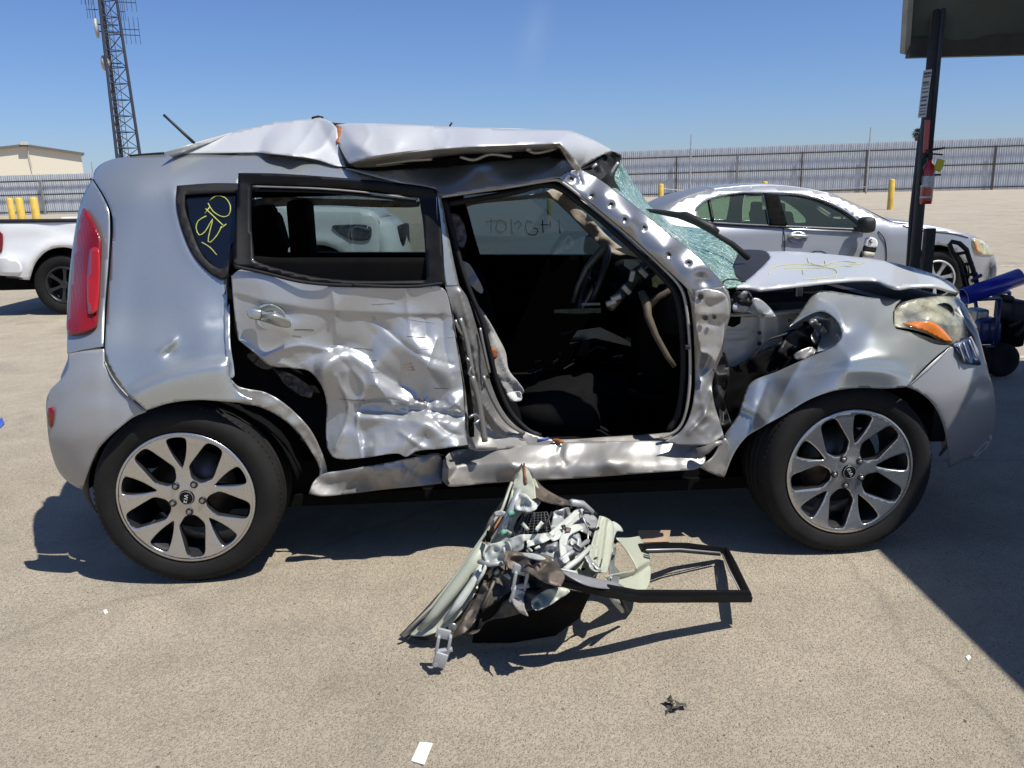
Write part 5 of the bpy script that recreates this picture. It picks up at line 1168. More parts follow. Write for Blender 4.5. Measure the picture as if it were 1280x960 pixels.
# ================================================================== TORN-OFF DOOR on the ground
o_ = gnd(620, 770); DF = Frame(o_[0], o_[1], 0)
TD = DF.root('torn_off_door'); tag(TD, 'mangled torn off car door lying on the asphalt, pale inner side up', 'car door')
def yz(pts): return [(a, b, float(DF.atz(np.array(float(a)), np.array(float(b)), z)[1])) for a, b, z in pts]
zt = [(655, 580, .52), (628, 640, .42), (600, 680, .32), (560, 730, .20), (510, 793, .05), (600, 745, .19), (640, 700, .30), (660, 650, .42), (700, 650, .40), (728, 630, .40), (760, 640, .33), (760, 710, .26), (812, 740, .12), (812, 680, .14), (700, 730, .31), (670, 615, .5), (720, 625, .42)]
base_t = yz(zt); tb = tps(base_t)
def tsheet(name, ol, dz, m, dents=(), step=2.5, parent=None, thick=.003, holes=(), sharp=None):
    P = np.array([p[:2] for p in ol], float)
    ctrl = [(a, b, float(tb(np.array([[a, b]]))[0])+dz) for a, b in P]
    ctrl = [(a, b, float(tb(np.array([[a, b]]))[0])+(dz(a, b) if callable(dz) else dz)) for a, b in P]
    return panel(name, ol, DF, ctrl, m, parent or TD, dents, step, holes, thick, sharp=sharp)
def ttube(name, pts, r, m, dz=0, n=8, parent=None, sq=1):
    V = []
    for p in pts:
        y = float(tb(np.array([[p[0], p[1]]]))[0])+(p[2] if len(p) > 2 else dz)
        V.append(tuple(DF.aty(np.array(float(p[0])), np.array(float(p[1])), y)))
    return MB().tube(V, r, n, sq=sq).build(name, m, parent or TD, smooth=True)
M_SKIN = mat('dirty_dark_door_skin', (.085, .075, .06), .6, metal=.2, var=.35, vs=10, bump=.002, bs=30)
M_BRN = mat('muddy_folded_steel', (.13, .105, .08), .6, metal=.25, var=.35, vs=14, bump=.002, bs=40)
M_WH = mat('pale_primer_bracket', (.46, .48, .43), .6, var=.08, bump=.001, bs=60)
tsheet('outer_skin', [(652, 579, 1), (638, 600), (628, 625), (612, 648), (598, 678), (565, 722), (530, 762), (499, 794, 1), (510, 799), (542, 801), (560, 797, 1), (600, 770), (640, 740), (640, 700), (660, 640), (664, 600)], .05, M_SKIN, [('f', 18, 91, .02, None)], 3)
tsheet('inner_frame', [(655, 582, 1), (644, 596), (640, 612), (634, 634), (622, 660), (606, 682), (570, 730), (540, 763), (512, 794, 1), (530, 795), (560, 782), (580, 762), (596, 738), (604, 716), (620, 700), (634, 690), (640, 676), (652, 668), (654, 648), (664, 638), (676, 628), (672, 606), (664, 592)], .015, M_DOORIN,
       [('f', 20, 92, .018, None), ('c', [(640, 610), (625, 660), (560, 745)], -.02, 5), ('c', [(652, 590), (664, 606)], .01, 4), ('l', [(604, 684), (570, 728), (520, 790)], .02, 4, 200)], 2.2,
       holes=[[(640, 640), (634, 662), (626, 668), (628, 650), (634, 638)], [(648, 646), (655, 640), (652, 658), (644, 668), (642, 660)]])
ttube('door_edge_beam', [(607, 680, -.02), (590, 706, -.02), (566, 738, -.02), (544, 766, -.02), (524, 788, -.01)], [.020, .024, .022, .017, .010], M_DOORIN, n=6)
ttube('door_edge_beam', [(612, 692, -.015), (592, 728, -.02), (574, 754, -.02), (556, 776, -.01)], [.014, .016, .016, .008], M_WH, n=5)
ttube('edge_flange', [(640, 603, .0), (628, 636, .0), (606, 668, .01), (575, 712, .01), (540, 758, .01), (503, 794, .01)], .005, M_DOORIN)
ttube('edge_flange', [(634, 634, .02), (600, 690, .02), (556, 742, .02)], .004, M_RUST)
ttube('upright_strut', [(650, 612, -.03), (643, 628, -.03), (634, 650, -.03), (626, 668, -.03)], [.012, .013, .013, .012], M_GALV, n=6)
for x, y in ((637, 641), (628, 665), (650, 678)):
    ttube('green_tape', [(x, y, -.05), (x+3, y+2, -.05)], .012, mat('green_tape', (.12, .30, .22), .6), n=6)
tsheet('apex_plate', [(655, 580, 1), (646, 594), (640, 610), (644, 622), (656, 626), (670, 622, 1), (668, 606), (662, 590)], -.02, M_DOORIN, [('f', 10, 93, .012, None), ('g', 645, 596, 3, 5, 20, .02)], 2)
tsheet('apex_fold', [(657, 582, 1), (664, 590), (676, 606), (690, 616), (712, 626), (730, 628, 1), (718, 632), (690, 630), (672, 622), (662, 604)], .0, M_BRN, [('f', 9, 94, .02, None)], 2)
ttube('rusty_edge', [(655, 580, -.03), (656, 592, -.03), (658, 604, -.03)], .004, M_RUST)
tsheet('torn_bracket', [(612, 681, 1), (640, 672), (652, 668), (668, 668), (682, 666), (694, 668), (680, 678), (664, 682), (640, 694), (618, 706), (606, 702, 1), (606, 690)], -.05, M_WH, [('f', 9, 95, .02, None), ('g', 620, 688, 4, 4, 0, .02)], 2)
tsheet('torn_bracket', [(684, 668, 1), (700, 654), (716, 640), (727, 630), (736, 636, 1), (728, 646), (716, 656), (706, 668), (692, 676)], -.04, M_WH, [('f', 10, 96, .014, None), ('c', [(728, 636), (690, 672)], -.012, 3)], 2)
tsheet('torn_bracket', [(642, 622), (655, 616), (664, 624), (672, 632), (664, 640), (650, 638), (642, 636)], -.03, M_WH, [('f', 7, 97, .02, None)], 2)
tsheet('torn_bracket', [(617, 641), (626, 638), (633, 641), (630, 645), (620, 645)], -.03, M_WH, [('f', 7, 98, .005, None)], 2)
tsheet('window_regulator_plate', [(664, 694, 1), (676, 680), (700, 676), (704, 668), (720, 664), (726, 672), (718, 690), (704, 706), (690, 714, 1), (672, 708)], -.02, M_GALV, [('f', 10, 99, .03, None), ('c', [(680, 690), (710, 686)], .02, 4)], 2)
tsheet('curved_bracket', [(700, 690, 1), (700, 672), (708, 660), (722, 655), (730, 660), (722, 664), (712, 670), (708, 684), (712, 700, 1), (704, 704)], -.06, M_WH, [('f', 8, 101, .012, None)], 2)
tsheet('folded_channel', [(750, 645, 1), (756, 646), (765, 652), (767, 660), (765, 690), (759, 716, 1), (740, 712), (736, 700), (742, 672)], -.07, M_DOORIN, [('c', [(752, 648), (746, 680), (744, 710)], .025, 2.5), ('c', [(760, 652), (756, 690), (752, 712)], .025, 2.5), ('c', [(757, 650), (751, 690), (748, 712)], -.02, 2), ('f', 12, 102, .01, None)], 1.6)
tsheet('folded_channel', [(765, 652), (774, 656), (779, 664), (772, 664), (768, 672), (766, 690), (764, 680)], -.05, M_WH, [('f', 6, 103, .02, None)], 2)
tsheet('curled_panel', [(770, 672, 1), (786, 672), (799, 670, 1), (808, 684), (813, 700), (812, 728), (804, 741, 1), (784, 736), (764, 728), (756, 720, 1), (790, 714), (796, 712), (786, 692)], -.03, M_DOORIN, [('l', [(760, 722), (790, 716), (812, 704)], .08, 4, 200), ('c', [(772, 674), (782, 694), (796, 712)], -.02, 3)], 2)
tsheet('curled_panel', [(762, 690), (770, 684), (768, 706), (775, 716), (770, 734), (762, 716)], .01, M_SILVER, [('f', 9, 105, .02, None)], 2)
tsheet('muddy_fold', [(632, 688, 1), (650, 690), (672, 692), (690, 696), (700, 708), (706, 722), (700, 734, 1), (680, 728), (660, 716), (640, 712), (630, 704)], -.09, M_BRN, [('f', 13, 106, .03, None), ('g', 669, 702, 4, 4, 0, .05), ('c', [(640, 694), (670, 697), (690, 704)], -.015, 3)], 2)
tsheet('shiny_fold', [(652, 692), (668, 692), (682, 698), (676, 700), (660, 697)], -.12, M_WH, (), 2)
tsheet('hanging_skin', [(590, 770, 1), (606, 735), (618, 716), (640, 712), (660, 718), (690, 732), (700, 738), (690, 752), (664, 762), (640, 770), (610, 776), (596, 790), (580, 792)], .02, M_SKIN, [('f', 14, 107, .05, None), ('c', [(620, 716), (600, 780)], -.03, 6), ('c', [(650, 720), (640, 768)], -.03, 6)], 2.5)
tsheet('hanging_skin', [(560, 800, 1), (575, 780), (592, 752), (606, 726), (612, 730), (600, 762), (590, 782), (578, 792)], -.02, M_BRN, [('f', 10, 108, .02, None)], 2)
tsheet('hanging_skin', [(678, 740), (700, 734), (712, 738), (700, 748), (686, 756), (670, 762), (664, 752)], -.02, M_DOORIN, [('f', 9, 109, .03, None)], 2)
tsheet('hanging_skin', [(640, 748), (652, 742), (656, 760), (660, 770), (648, 764)], -.04, M_PRIMER, [('f', 7, 110, .02, None)], 2)
tsheet('crumpled_inner_sheet', [(660, 694, 1), (680, 684), (704, 690), (726, 682), (742, 690, 1), (748, 712), (740, 726), (716, 722), (690, 712), (668, 706, 1)], .01, M_DOORIN, [('f', 14, 131, .04, None), ('f', 6, 132, .012, None)], 1.8)
tsheet('crumpled_inner_sheet', [(692, 640, 1), (712, 634), (736, 640), (748, 652), (742, 672, 1), (726, 664), (706, 660), (690, 664)], .03, M_GALV, [('f', 12, 133, .04, None)], 2)
tsheet('gap_shade_sheet', [(632, 640, 1), (660, 622), (690, 628), (730, 634), (752, 650), (760, 690), (756, 714), (700, 712), (660, 700), (640, 690), (626, 670)], .06, M_LINER, [('f', 12, 111, .05, None)], 3)  # black sheet added behind the pieces to darken gaps and block light
# speaker grille: a real mesh of bars
sg = MB()
def tp(x, y, dz): 
    yy = float(tb(np.array([[x, y]]))[0])+dz; return tuple(DF.aty(np.array(float(x)), np.array(float(y)), yy))
A4 = [(654, 642), (684, 640), (690, 666), (642, 670)]
for i in range(9):
    f = i/8
    a = (A4[0][0]+(A4[1][0]-A4[0][0])*f, A4[0][1]+(A4[1][1]-A4[0][1])*f); b = (A4[3][0]+(A4[2][0]-A4[3][0])*f, A4[3][1]+(A4[2][1]-A4[3][1])*f)
    sg.tube([tp(*a, -.01), tp(*b, -.01)], .0016, 4)
    a = (A4[0][0]+(A4[3][0]-A4[0][0])*f, A4[0][1]+(A4[3][1]-A4[0][1])*f); b = (A4[1][0]+(A4[2][0]-A4[1][0])*f, A4[1][1]+(A4[2][1]-A4[1][1])*f)
    sg.tube([tp(*a, -.01), tp(*b, -.01)], .0016, 4)
sg.build('speaker_grille', mat('grille_grey', (.06, .06, .06), .5), TD)
for pts, r, m in (([(724, 636), (730, 650), (735, 662), (735, 680)], .003, M_STEEL), ([(668, 640), (664, 655)], .003, M_MATTE), ([(690, 640), (680, 660)], .004, M_MATTE), ([(738, 702), (745, 697), (752, 699), (748, 715), (741, 722)], .003, M_MATTE),
    ([(700, 700), (715, 690), (735, 676)], .008, M_GALV), ([(706, 712), (722, 700), (738, 684)], .009, M_WH), ([(714, 628), (728, 630), (740, 641)], .012, M_GALV), ([(730, 640), (745, 642)], .006, M_MATTE), ([(690, 700), (698, 712), (720, 716)], .006, M_WH),
    ([(598, 702), (612, 706), (628, 704)], .008, M_GALV), ([(596, 730), (604, 716), (610, 700)], .006, M_WH), ([(716, 670), (724, 676), (720, 692)], .008, M_GALV), ([(735, 660), (742, 664), (748, 660)], .005, M_BLACK), ([(618, 726), (612, 740), (604, 758)], .005, M_BRN)):
    ttube('torn_strip', [(a, b, -.06) for a, b in pts], r, m, n=6)
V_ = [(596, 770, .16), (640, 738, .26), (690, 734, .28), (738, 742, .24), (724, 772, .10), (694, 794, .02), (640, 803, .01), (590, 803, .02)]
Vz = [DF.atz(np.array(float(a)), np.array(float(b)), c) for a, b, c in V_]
poly3('added_shade_sheet', Vz, M_LINER, TD, .004)  # added black sheet standing in for the deep shade under the door
rs = random.Random(44)
for k_ in range(34):
    x = rs.uniform(612, 768); y = rs.uniform(652, 712) if x > 640 else rs.uniform(660, 720)
    a = rs.uniform(0, 3.14); L = rs.uniform(5, 15); w_ = rs.uniform(2, 5)
    dx, dy = math.cos(a)*L, math.sin(a)*L; ox, oy = -math.sin(a)*w_, math.cos(a)*w_
    tsheet('metal_shard', [(x, y, 1), (x+dx, y+dy, 1), (x+dx+ox, y+dy+oy), (x+ox*1.3, y+oy*1.3, 1)], rs.uniform(-.08, 0), [M_WH, M_DOORIN, M_GALV, M_BRN, M_LINER, M_MATTE][k_ % 6], [('f', 5, k_, .014, None)], 3)
# its window frame
wz = [(640, 704, .30), (700, 722, .33), (752, 736, .28), (796, 744, .23), (860, 744, .175), (936, 744, .125)]
def zpt(p): return tuple(DF.atz(np.array(float(p[0])), np.array(float(p[1])), p[2]))
def bar_z(name, pts, w, h, m, parent, extra=()):
    V = [Vector(zpt(p)) for p in pts]; n = len(V); out = []; Fc = []
    for i, v in enumerate(V):
        t_ = (V[min(i+1, n-1)]-V[max(i-1, 0)]).normalized(); s_ = t_.cross(Vector((0, 0, 1))).normalized(); u_ = s_.cross(t_)
        prof4 = [(-w, -h), (-w*.9, h*.4), (-w*.3, h), (w*.2, h*.8), (w*.3, h*.2), (w, h*.1), (w, -h)]
        for a, b in prof4: out.append(v+s_*a+u_*b)
    k = 7
    for i in range(n-1):
        for j in range(k): Fc.append((i*k+j, i*k+(j+1) % k, (i+1)*k+(j+1) % k, (i+1)*k+j))
    Fc += [tuple(range(k)), tuple((n-1)*k+j for j in range(k-1, -1, -1))]
    return mesh(name, out, Fc, m, parent, False)
wfm = bar_z('window_frame', wz, .021, .016, M_BLACK, TD)
bar_z('upper_bar', [(800, 683, .19), (830, 681.5, .16), (860, 682, .11), (908, 688, .05)], .014, .010, M_BLACK, wfm)
bar_z('end_bar', [(906, 687, .05), (915, 704, .07), (934, 744, .125)], .016, .012, M_BLACK, wfm)
for pts in ([(808, 687.5, .185), (850, 686.5, .125), (900, 691, .055)],): 
    MB().tube([zpt(p) for p in pts], .0035, 6).build('chrome_channel', M_GALV, wfm, True)
    MB().tube([zpt((p[0], p[1]+2.5, p[2])) for p in pts], .005, 6).build('rubber_channel', M_RUB, wfm, True)
MB().tube([zpt(p) for p in [(903, 693, .055), (911, 712, .078), (926, 740, .118)]], .003, 6).build('chrome_channel', M_GALV, wfm, True)
MB().tube([zpt(p) for p in [(700, 733, .31), (750, 743, .26), (800, 750, .21), (860, 750, .165)]], .003, 6).build('bright_trim', M_GALV, wfm, True)
tsheet('corner_glass_seal', [(700, 712), (740, 722), (770, 728), (780, 734), (760, 736), (730, 730)], -.08, mat('grey_plastic_corner', (.20, .20, .21), .4), (), 2.5)
MB().tube([zpt(p) for p in [(764, 745, .22), (770, 752, .16), (778, 764, .09)]], [.010, .012, .007], 6).build('hanging_tab', M_GALV, TD, True)
MB().tube([zpt(p) for p in [(776, 748, .2), (780, 757, .12), (785, 766, .06)]], [.006, .006, .006], 6).build('hanging_tab', M_RUB, TD, True)
# hinges
def hinge(p0, s=1, z=.1):
    c = Vector(zpt((p0[0], p0[1], z)))
    m_ = MB(); S = .9*s
    m_.box(c, (.05*S, .012, .035*S), Matrix.Rotation(.3, 3, 'Y'), .003)
    for d in (-.02, .02): m_.box(c+Vector((d*S, -.012, -.035*S)), (.010, .022, .07*S), Matrix.Rotation(.2, 3, 'Y'), .003)
    m_.box(c+Vector((-.012*S, -.022, -.085*S)), (.045*S, .012, .055*S), Matrix.Rotation(.35, 3, 'Y'), .005)
    m_.tube([c+Vector((-.03*S, -.015, -.06*S)), c+Vector((.03*S, -.015, -.05*S))], .008, 8)
    m_.tube([c+Vector((-.028*S, -.030, -.10*S)), c+Vector((-.028*S, -.016, -.10*S))], .007, 8)
    return m_.build('door_hinge', M_GALV, TD, sharp=40)
hinge((650, 712), 1.0, .33); hinge((554, 792), 1.0, .13)
for x, y, z in ((566, 785, .10),):
    c = Vector(zpt((x, y, z))); MB().lathe([(0, 0), (.012, 0), (.015, .004)], 12, 'y', c).build('bolt', M_STEEL, TD, True)

# ================================================================== SMALL THINGS ON THE GROUND
def flake(name, pts, z, m, label, cat, thick=.003, dents=()):
    V = [gnd(a, b)+np.array([0, 0, z+dz]) for a, b, dz in pts]; c = np.mean(V, 0); V = [v-c for v in V]
    n = len(V); o = mesh(name, V+[np.array([0, 0, .001])], [(i, (i+1) % n, n) for i in range(n)], m, None, False, thick, 1)
    o.location = c; tag(o, label, cat); return o
flake('paper_scrap', [(514, 952, 0), (525, 930, .004), (541, 934, .010), (530, 958, .003)], .003, mat('white_paper', (.74, .76, .72), .8, var=.03), 'small white paper scrap lying on the asphalt in the foreground', 'paper')
flake('white_chip', [(1207, 822, 0), (1211, 820, .002), (1214, 823, 0), (1210, 826, 0)], .003, mat('white_paper', (.74, .76, .72), .8), 'tiny white chip at the edge of the canopy shadow', 'debris')
flake('white_chip', [(129, 764, 0), (133, 763, .002), (135, 766, 0), (131, 768, 0)], .003, mat('white_paper', (.74, .76, .72), .8), 'tiny white chip on the asphalt below the rear wheel shadow', 'debris')
flake('blue_scrap', [(-4, 527, 0), (3, 526, .02), (6, 531, .01), (0, 536, 0)], .004, mat('blue_scrap', (.05, .10, .4), .5), 'small blue plastic scrap on the asphalt left of the rear bumper', 'debris')
flake('brown_chip', [(605, 797, 0), (619, 796, .01), (622, 803, .006), (608, 804, 0)], .004, M_PRIMER, 'beige plastic chip in the shadow under the torn off door', 'debris')
flake('tan_strip', [(797, 672, .03), (838, 672, .03), (836, 678, .0), (800, 679, .0)], .004, mat('tan_cardboard', (.33, .23, .15), .8), 'tan cardboard strip behind the torn off door window frame', 'debris')
def clod():
    c = gnd(843, 886); r = bpy.data.objects.new('dried_leaf_clump', None); COL.objects.link(r); r.location = c
    tag(r, 'small crumpled brown leaf clump on the open asphalt', 'debris'); rs = random.Random(8); M = mat('dry_brown_leaf', (.09, .075, .055), .8, var=.4, vs=60)
    for i in range(9):
        p = Vector((rs.uniform(-.022, .022), rs.uniform(-.02, .02), rs.uniform(.003, .02))); V = [p+Vector((rs.uniform(-.016, .016), rs.uniform(-.016, .016), rs.uniform(-.006, .014))) for _ in range(5)]
        mesh('leaf', V, [(0, 1, 2), (0, 2, 3), (0, 3, 4)], M, r, False, .001)
clod()
# loose grit: scattered chips of gravel, denser to the front
def grit():
    rs = np.random.RandomState(2); N = 5200; V = []; Fc = []
    for i in range(N):
        x = rs.uniform(-3.2, 3.2); y = 1.7+rs.rand()**1.5*5; s = rs.uniform(.0012, .0036)*(1 if rs.rand() < .97 else 2)
        a = rs.uniform(0, 6.28, 5)
        n0 = len(V)
        for k in range(4):
            th_ = k*1.57+rs.uniform(-.4, .4); V.append((x+s*math.cos(th_)*rs.uniform(.7, 1.3), y+s*math.sin(th_)*rs.uniform(.7, 1.3), .0005))
        V.append((x, y, s*rs.uniform(.5, 1.0)))
        Fc += [(n0+k, n0+(k+1) % 4, n0+4) for k in range(4)]
    o = mesh('loose_grit', V, Fc, mat('grit', (.20, .17, .135), .8, var=.45, vs=3), None, False)
    o['kind'] = 'stuff'; o['label'] = 'scattered loose gravel grit on the asphalt'; o['category'] = 'gravel'
grit()

# ================================================================== BACKGROUND VEHICLES
M_SED = paint('sedan_silver_paint', (.36, .375, .40), .36, .5, .12, coat=.5)
M_WHT = paint('white_truck_paint', (.78, .78, .77), .35, .0, .15, coat=.8)
M_GGL = glassy('green_tinted_glass', (.50, .68, .56), .88)
M_DGL = glassy('dark_glass', (.10, .13, .13), .9)
M_CHR = mat('chrome', (.7, .7, .7), .1, metal=1, var=.02)
def mirror_y(o, name, Wd):
    me = o.data.copy(); 
    for v in me.vertices: v.co.y = Wd-v.co.y
    me.flip_normals(); q = bpy.data.objects.new(name, me); COL.objects.link(q); q.parent = o.parent
    for m_ in o.modifiers:
        s = q.modifiers.new(m_.name, m_.type); s.thickness = m_.thickness; s.offset = m_.offset
    for c in o.children:
        pass
    return q
def side_fn(P, z_, uR, uF, au=.5, ay=.5):
    pf = lut(*P, 0, 2.1, .08)
    def f(u, z):
        y = pf(z); t_ = np.clip((u-uF+au)/au, 0, 1); y = y+ay*(1-np.sqrt(np.maximum(0, 1-t_*t_)))+np.where(u > uF, 3, 0)
        t_ = np.clip((uR+au-u)/au, 0, 1); return y+ay*(1-np.sqrt(np.maximum(0, 1-t_*t_)))+np.where(u < uR, 3, 0)
    return f
def top_strip(name, pts, fr, Yf, Wd, m, parent, crown=.04, n=8):
    P = curve(pts, 6, False); y = hit(fr, P, Yf, -.2, 1.6); V0 = fr.aty(P[:, 0], P[:, 1], y)
    rows = []
    for q in np.linspace(0, 1, n):
        r_ = V0.copy(); r_[:, 1] = V0[:, 1]+(Wd-2*V0[:, 1])*q; r_[:, 2] += crown*math.sin(math.pi*q)*0.6-.0
        rows.append(r_)
    return loft(name, rows, m, parent, .006)
def small_wheel(fr, u, parent, r_, rr, Wd, nsp, near=True, ang=10, mrim=None):
    w = MB().lathe([(rr, .02), (rr+.01, .0), (r_*.9, -.006), (r_*.98, .01), (r_, .03), (r_, .20), (r_*.95, .22), (rr, .22)], 48).build('wheel', M_TYRE, parent, True)
    w.location = (u, .03 if near else Wd-.03, r_)
    if not near: w.rotation_euler = (0, 0, math.pi)
    MB().lathe([(rr+.004, .0), (rr-.008, .0), (rr-.02, .03), (rr-.02, .12), (0, .13)], 40).build('rim', M_RIMD, w, True)
    MB().lathe([(rr-.012, -.002), (rr+.006, -.003), (rr+.008, .004)], 40).build('rim_lip', mrim or M_GALV, w, True)
    s = MB()
    for k in range(nsp):
        a = R(ang+360*k/nsp); c, d = math.cos(a), math.sin(a); px_, pz_ = -d, c
        q = [(.03, .022), (.10, .016), (rr*.75, .020), (rr*.97, .034)]
        V = [(c*t_+px_*w2*sg, .005+.012*(1 if t_ < .12 else .3), d*t_+pz_*w2*sg) for t_, w2 in q for sg in (-1, 1)]
        V += [(x, y+.025, z) for x, y, z in V]
        Fc = [(0, 1, 3, 2), (2, 3, 5, 4), (4, 5, 7, 6)]+[(0, 2, 10, 8), (2, 4, 12, 10), (4, 6, 14, 12), (1, 9, 11, 3), (3, 11, 13, 5), (5, 13, 15, 7)]
        s.add(V, Fc)
    s.lathe([(0, .004), (.045, .006), (.05, .02)], 20); s.build('spokes', mrim or M_GALV, w)
    return w
def wells(centres, parent, r_, Wd, z):
    for u in centres:
        for sg in (0, 1):
            V = []; Fc = []; n_ = 18
            for i in range(n_+1):
                A = math.pi*i/n_
                for rr, h in ((r_, 0.02), (r_, .3), (0, .31)): V.append((u+rr*math.cos(A), h if sg == 0 else Wd-h, z+rr*math.sin(A)))
            Fc = [(i*3+j, i*3+j+1, (i+1)*3+j+1, (i+1)*3+j) for i in range(n_) for j in range(2)]
            mesh('wheelhouse', V, Fc, M_LINER, parent, True, .004)

# ---- silver sedan
d = ray(np.array(1173.), np.array(345.)); p = d/d[1]*9.35
SF = Frame(p[0], 9.35, .03); SD = SF.root('silver_sedan'); tag(SD, 'silver four door sedan parked behind the wreck, facing right', 'car')
SY = side_fn(([0, .2, .35, .5, .7, .85, .95, 1.1, 1.25, 1.36, 1.42, 1.47, 1.6], [.08, .05, .02, 0, .0, .02, .06, .15, .24, .33, .42, .55, .9]), 0, -3.75, .86, .75, .55)
topl = [(771, 292), (778, 287), (806, 281), (816, 274), (830, 262), (856, 247), (894, 236), (950, 231.6), (995, 234), (1040, 242.5), (1077, 259), (1115, 278), (1145, 280.5), (1175, 285), (1212, 293), (1224, 299), (1240, 316)]
w_r = [(871, 261), (880, 253), (892, 247.5), (922, 242), (953, 241.5, 1), (958, 262), (961, 281, 1), (920, 279), (876, 276, 1), (872, 268)]
w_f = [(973, 243, 1), (995, 243.5), (1025, 250), (1055, 264), (1078, 280), (1080, 286, 1), (1030, 284), (985, 282, 1), (978, 262)]
body = panel('body', [(771, 292), (778, 287), (806, 281), (816, 274), (830, 262), (856, 247), (894, 236), (950, 231.6), (995, 234), (1040, 242.5), (1077, 259), (1115, 278), (1145, 280.5), (1175, 285), (1212, 293), (1224, 299), (1240, 316), (1245, 330), (1244, 345), (1237, 356), (1216, 362, 1), (1212, 355), (1208, 333), (1193, 313), (1173, 306), (1152, 313), (1137, 333), (1132, 364, 1), (1000, 368), (925, 372, 1), (920, 335), (905, 318), (888, 312), (868, 320), (853, 340), (850, 374, 1), (785, 372), (768, 350), (766, 315)],
    SF, SY, M_SED, SD, [('l', [(790, 305), (900, 300), (1010, 290), (1105, 292)], .02, 10, 30, 10), ('l', [(980, 330), (1100, 330)], -.015, 10, 40)], 5, holes=[w_r, w_f], thick=.01)
mirror_y(body, 'far_side', 1.82)
top_strip('rear_glass', [(812, 277), (830, 262), (856, 247), (890, 237)], SF, SY, 1.82, mat('grey_rear_glass', (.16, .17, .18), .35, var=.05), SD)
top_strip('roof', [(890, 237), (894, 236), (950, 231.6), (995, 234), (1040, 242.5)], SF, SY, 1.82, M_SED, SD)
top_strip('windshield', [(1040, 242.5), (1077, 259), (1113, 277)], SF, SY, 1.82, M_DGL, SD)
top_strip('hood', [(1113, 277), (1145, 280.5), (1175, 285), (1212, 293), (1224, 299), (1240, 316), (1245, 330), (1244, 345), (1237, 356)], SF, SY, 1.82, M_SED, SD, .08)
top_strip('boot_lid', [(766, 350), (766, 315), (771, 292), (778, 287), (806, 281), (812, 277)], SF, SY, 1.82, M_SED, SD)
for nm, h in (('rear_window', w_r), ('front_window', w_f)):
    q = panel(nm, h, SF, lambda u, z: SY(u, z)+.012, M_GGL, SD, (), 6, thick=0); mirror_y(q, nm, 1.82)
SYo = lambda u, z: SY(u, z)-.02
panel('pillar_trim', [(955, 241.5, 1), (973, 243, 1), (985, 282, 1), (962, 281, 1)], SF, SYo, M_LINER, SD, (), 5)
stroke('window_trim', [(870, 261), (880, 252), (892, 246.5), (922, 241), (953, 240.5), (995, 242), (1026, 249), (1056, 263), (1080, 281)], SF, SYo, .010, M_CHR, SD, 5)
stroke('belt_trim', [(873, 278), (920, 281), (985, 284), (1030, 286), (1082, 288)], SF, SYo, .012, M_BLACK, SD, 5)
stroke('glass_divider', [(886, 250), (891, 277)], SF, lambda u, z: SY(u, z)+.004, .02, M_BLACK, SD, 5)
for pl in ([(979, 284), (981, 300), (980, 330), (978, 362)], [(1098, 289), (1106, 300), (1108, 322), (1105, 340)], [(925, 242), (960, 243)], [(1128, 282), (1150, 288), (1190, 292), (1210, 297)]): stroke('panel_gap', pl, SF, lambda u, z: SY(u, z)-.002, .006, M_MATTE, SD, 5)
stroke('door_handle', [(984, 295), (996, 294.5), (1010, 296)], SF, lambda u, z: SY(u, z)-.03, .018, M_SED, SD, 8)
panel('handle_recess', [(987, 292), (997, 289), (1007, 292), (1008, 301), (998, 304), (988, 301)], SF, SYo, mat('sedan_recess', (.25, .27, .3), .4, metal=.5), SD, [('g', 997, 297, 9, 6, 0, .03)], 3)
stroke('fuel_flap_arc', [(1014, 316), (1020, 314), (1027, 314), (1034, 318)], SF, SYo, .008, M_MATTE, SD, 5)
mo = MB(); c = SF.aty(np.array(1083.), np.array(281.), -.12); mo.box(c, (.16, .2, .17), None, .05); mo.box(c+np.array([-.02, .15, -.05]), (.08, .12, .05), None, .01); mo.build('wing_mirror', M_MATTE, SD, sharp=50)
SY2 = lambda u, z: SY(u, z)-.012
hl2 = panel('headlight', [(1217, 298), (1228, 301), (1236, 308), (1242, 319), (1230, 319), (1221, 316), (1216, 305)], SF, SY2, mat('yellowed_headlight', (.50, .50, .33), .2, coat=.8, var=.3, vs=20), SD, (), 3, thick=.02)
panel('amber_reflector', [(1217, 300), (1221, 301), (1226, 316), (1222, 316)], SF, lambda u, z: SY(u, z)-.02, mat('pale_amber', (.6, .3, .12), .3, coat=.5), hl2, (), 3)
wells((0, -2.72), SD, .37, 1.82, .33)
for u in (0, -2.72):
    small_wheel(SF, u, SD, .33, .21, 1.82, 7, True, 12); small_wheel(SF, u, SD, .33, .21, 1.82, 7, False)
MB().box((-1.4, .91, .28), (3.8, 1.6, .12), None, .02).build('underbody', M_LINER, SD)
b = MB()
for u, y in ((-1.35, .5), (-1.35, 1.3)): b.box((u, y, .55), (.5, .5, .2), None, .05).box((u-.25, y, .85), (.14, .48, .55), Matrix.Rotation(-.25, 3, 'Y'), .05).box((u-.34, y, 1.14), (.09, .25, .15), None, .03)
b.box((-2.3, .91, .75), (.3, 1.3, .5), None, .05); b.box((-.45, .91, .80), (.4, 1.4, .2), None, .05); b.build('seats', M_INT, SD, sharp=60)
MB().tube([tuple(Vector((-.68, 1.3, .92))+Vector((.06*math.sin(a), .17*math.cos(a), .16*math.sin(a)))) for a in np.linspace(0, 6.28, 17)[:-1]], .014, 6, closed=True).build('steering_wheel', M_MATTE, SD, True)
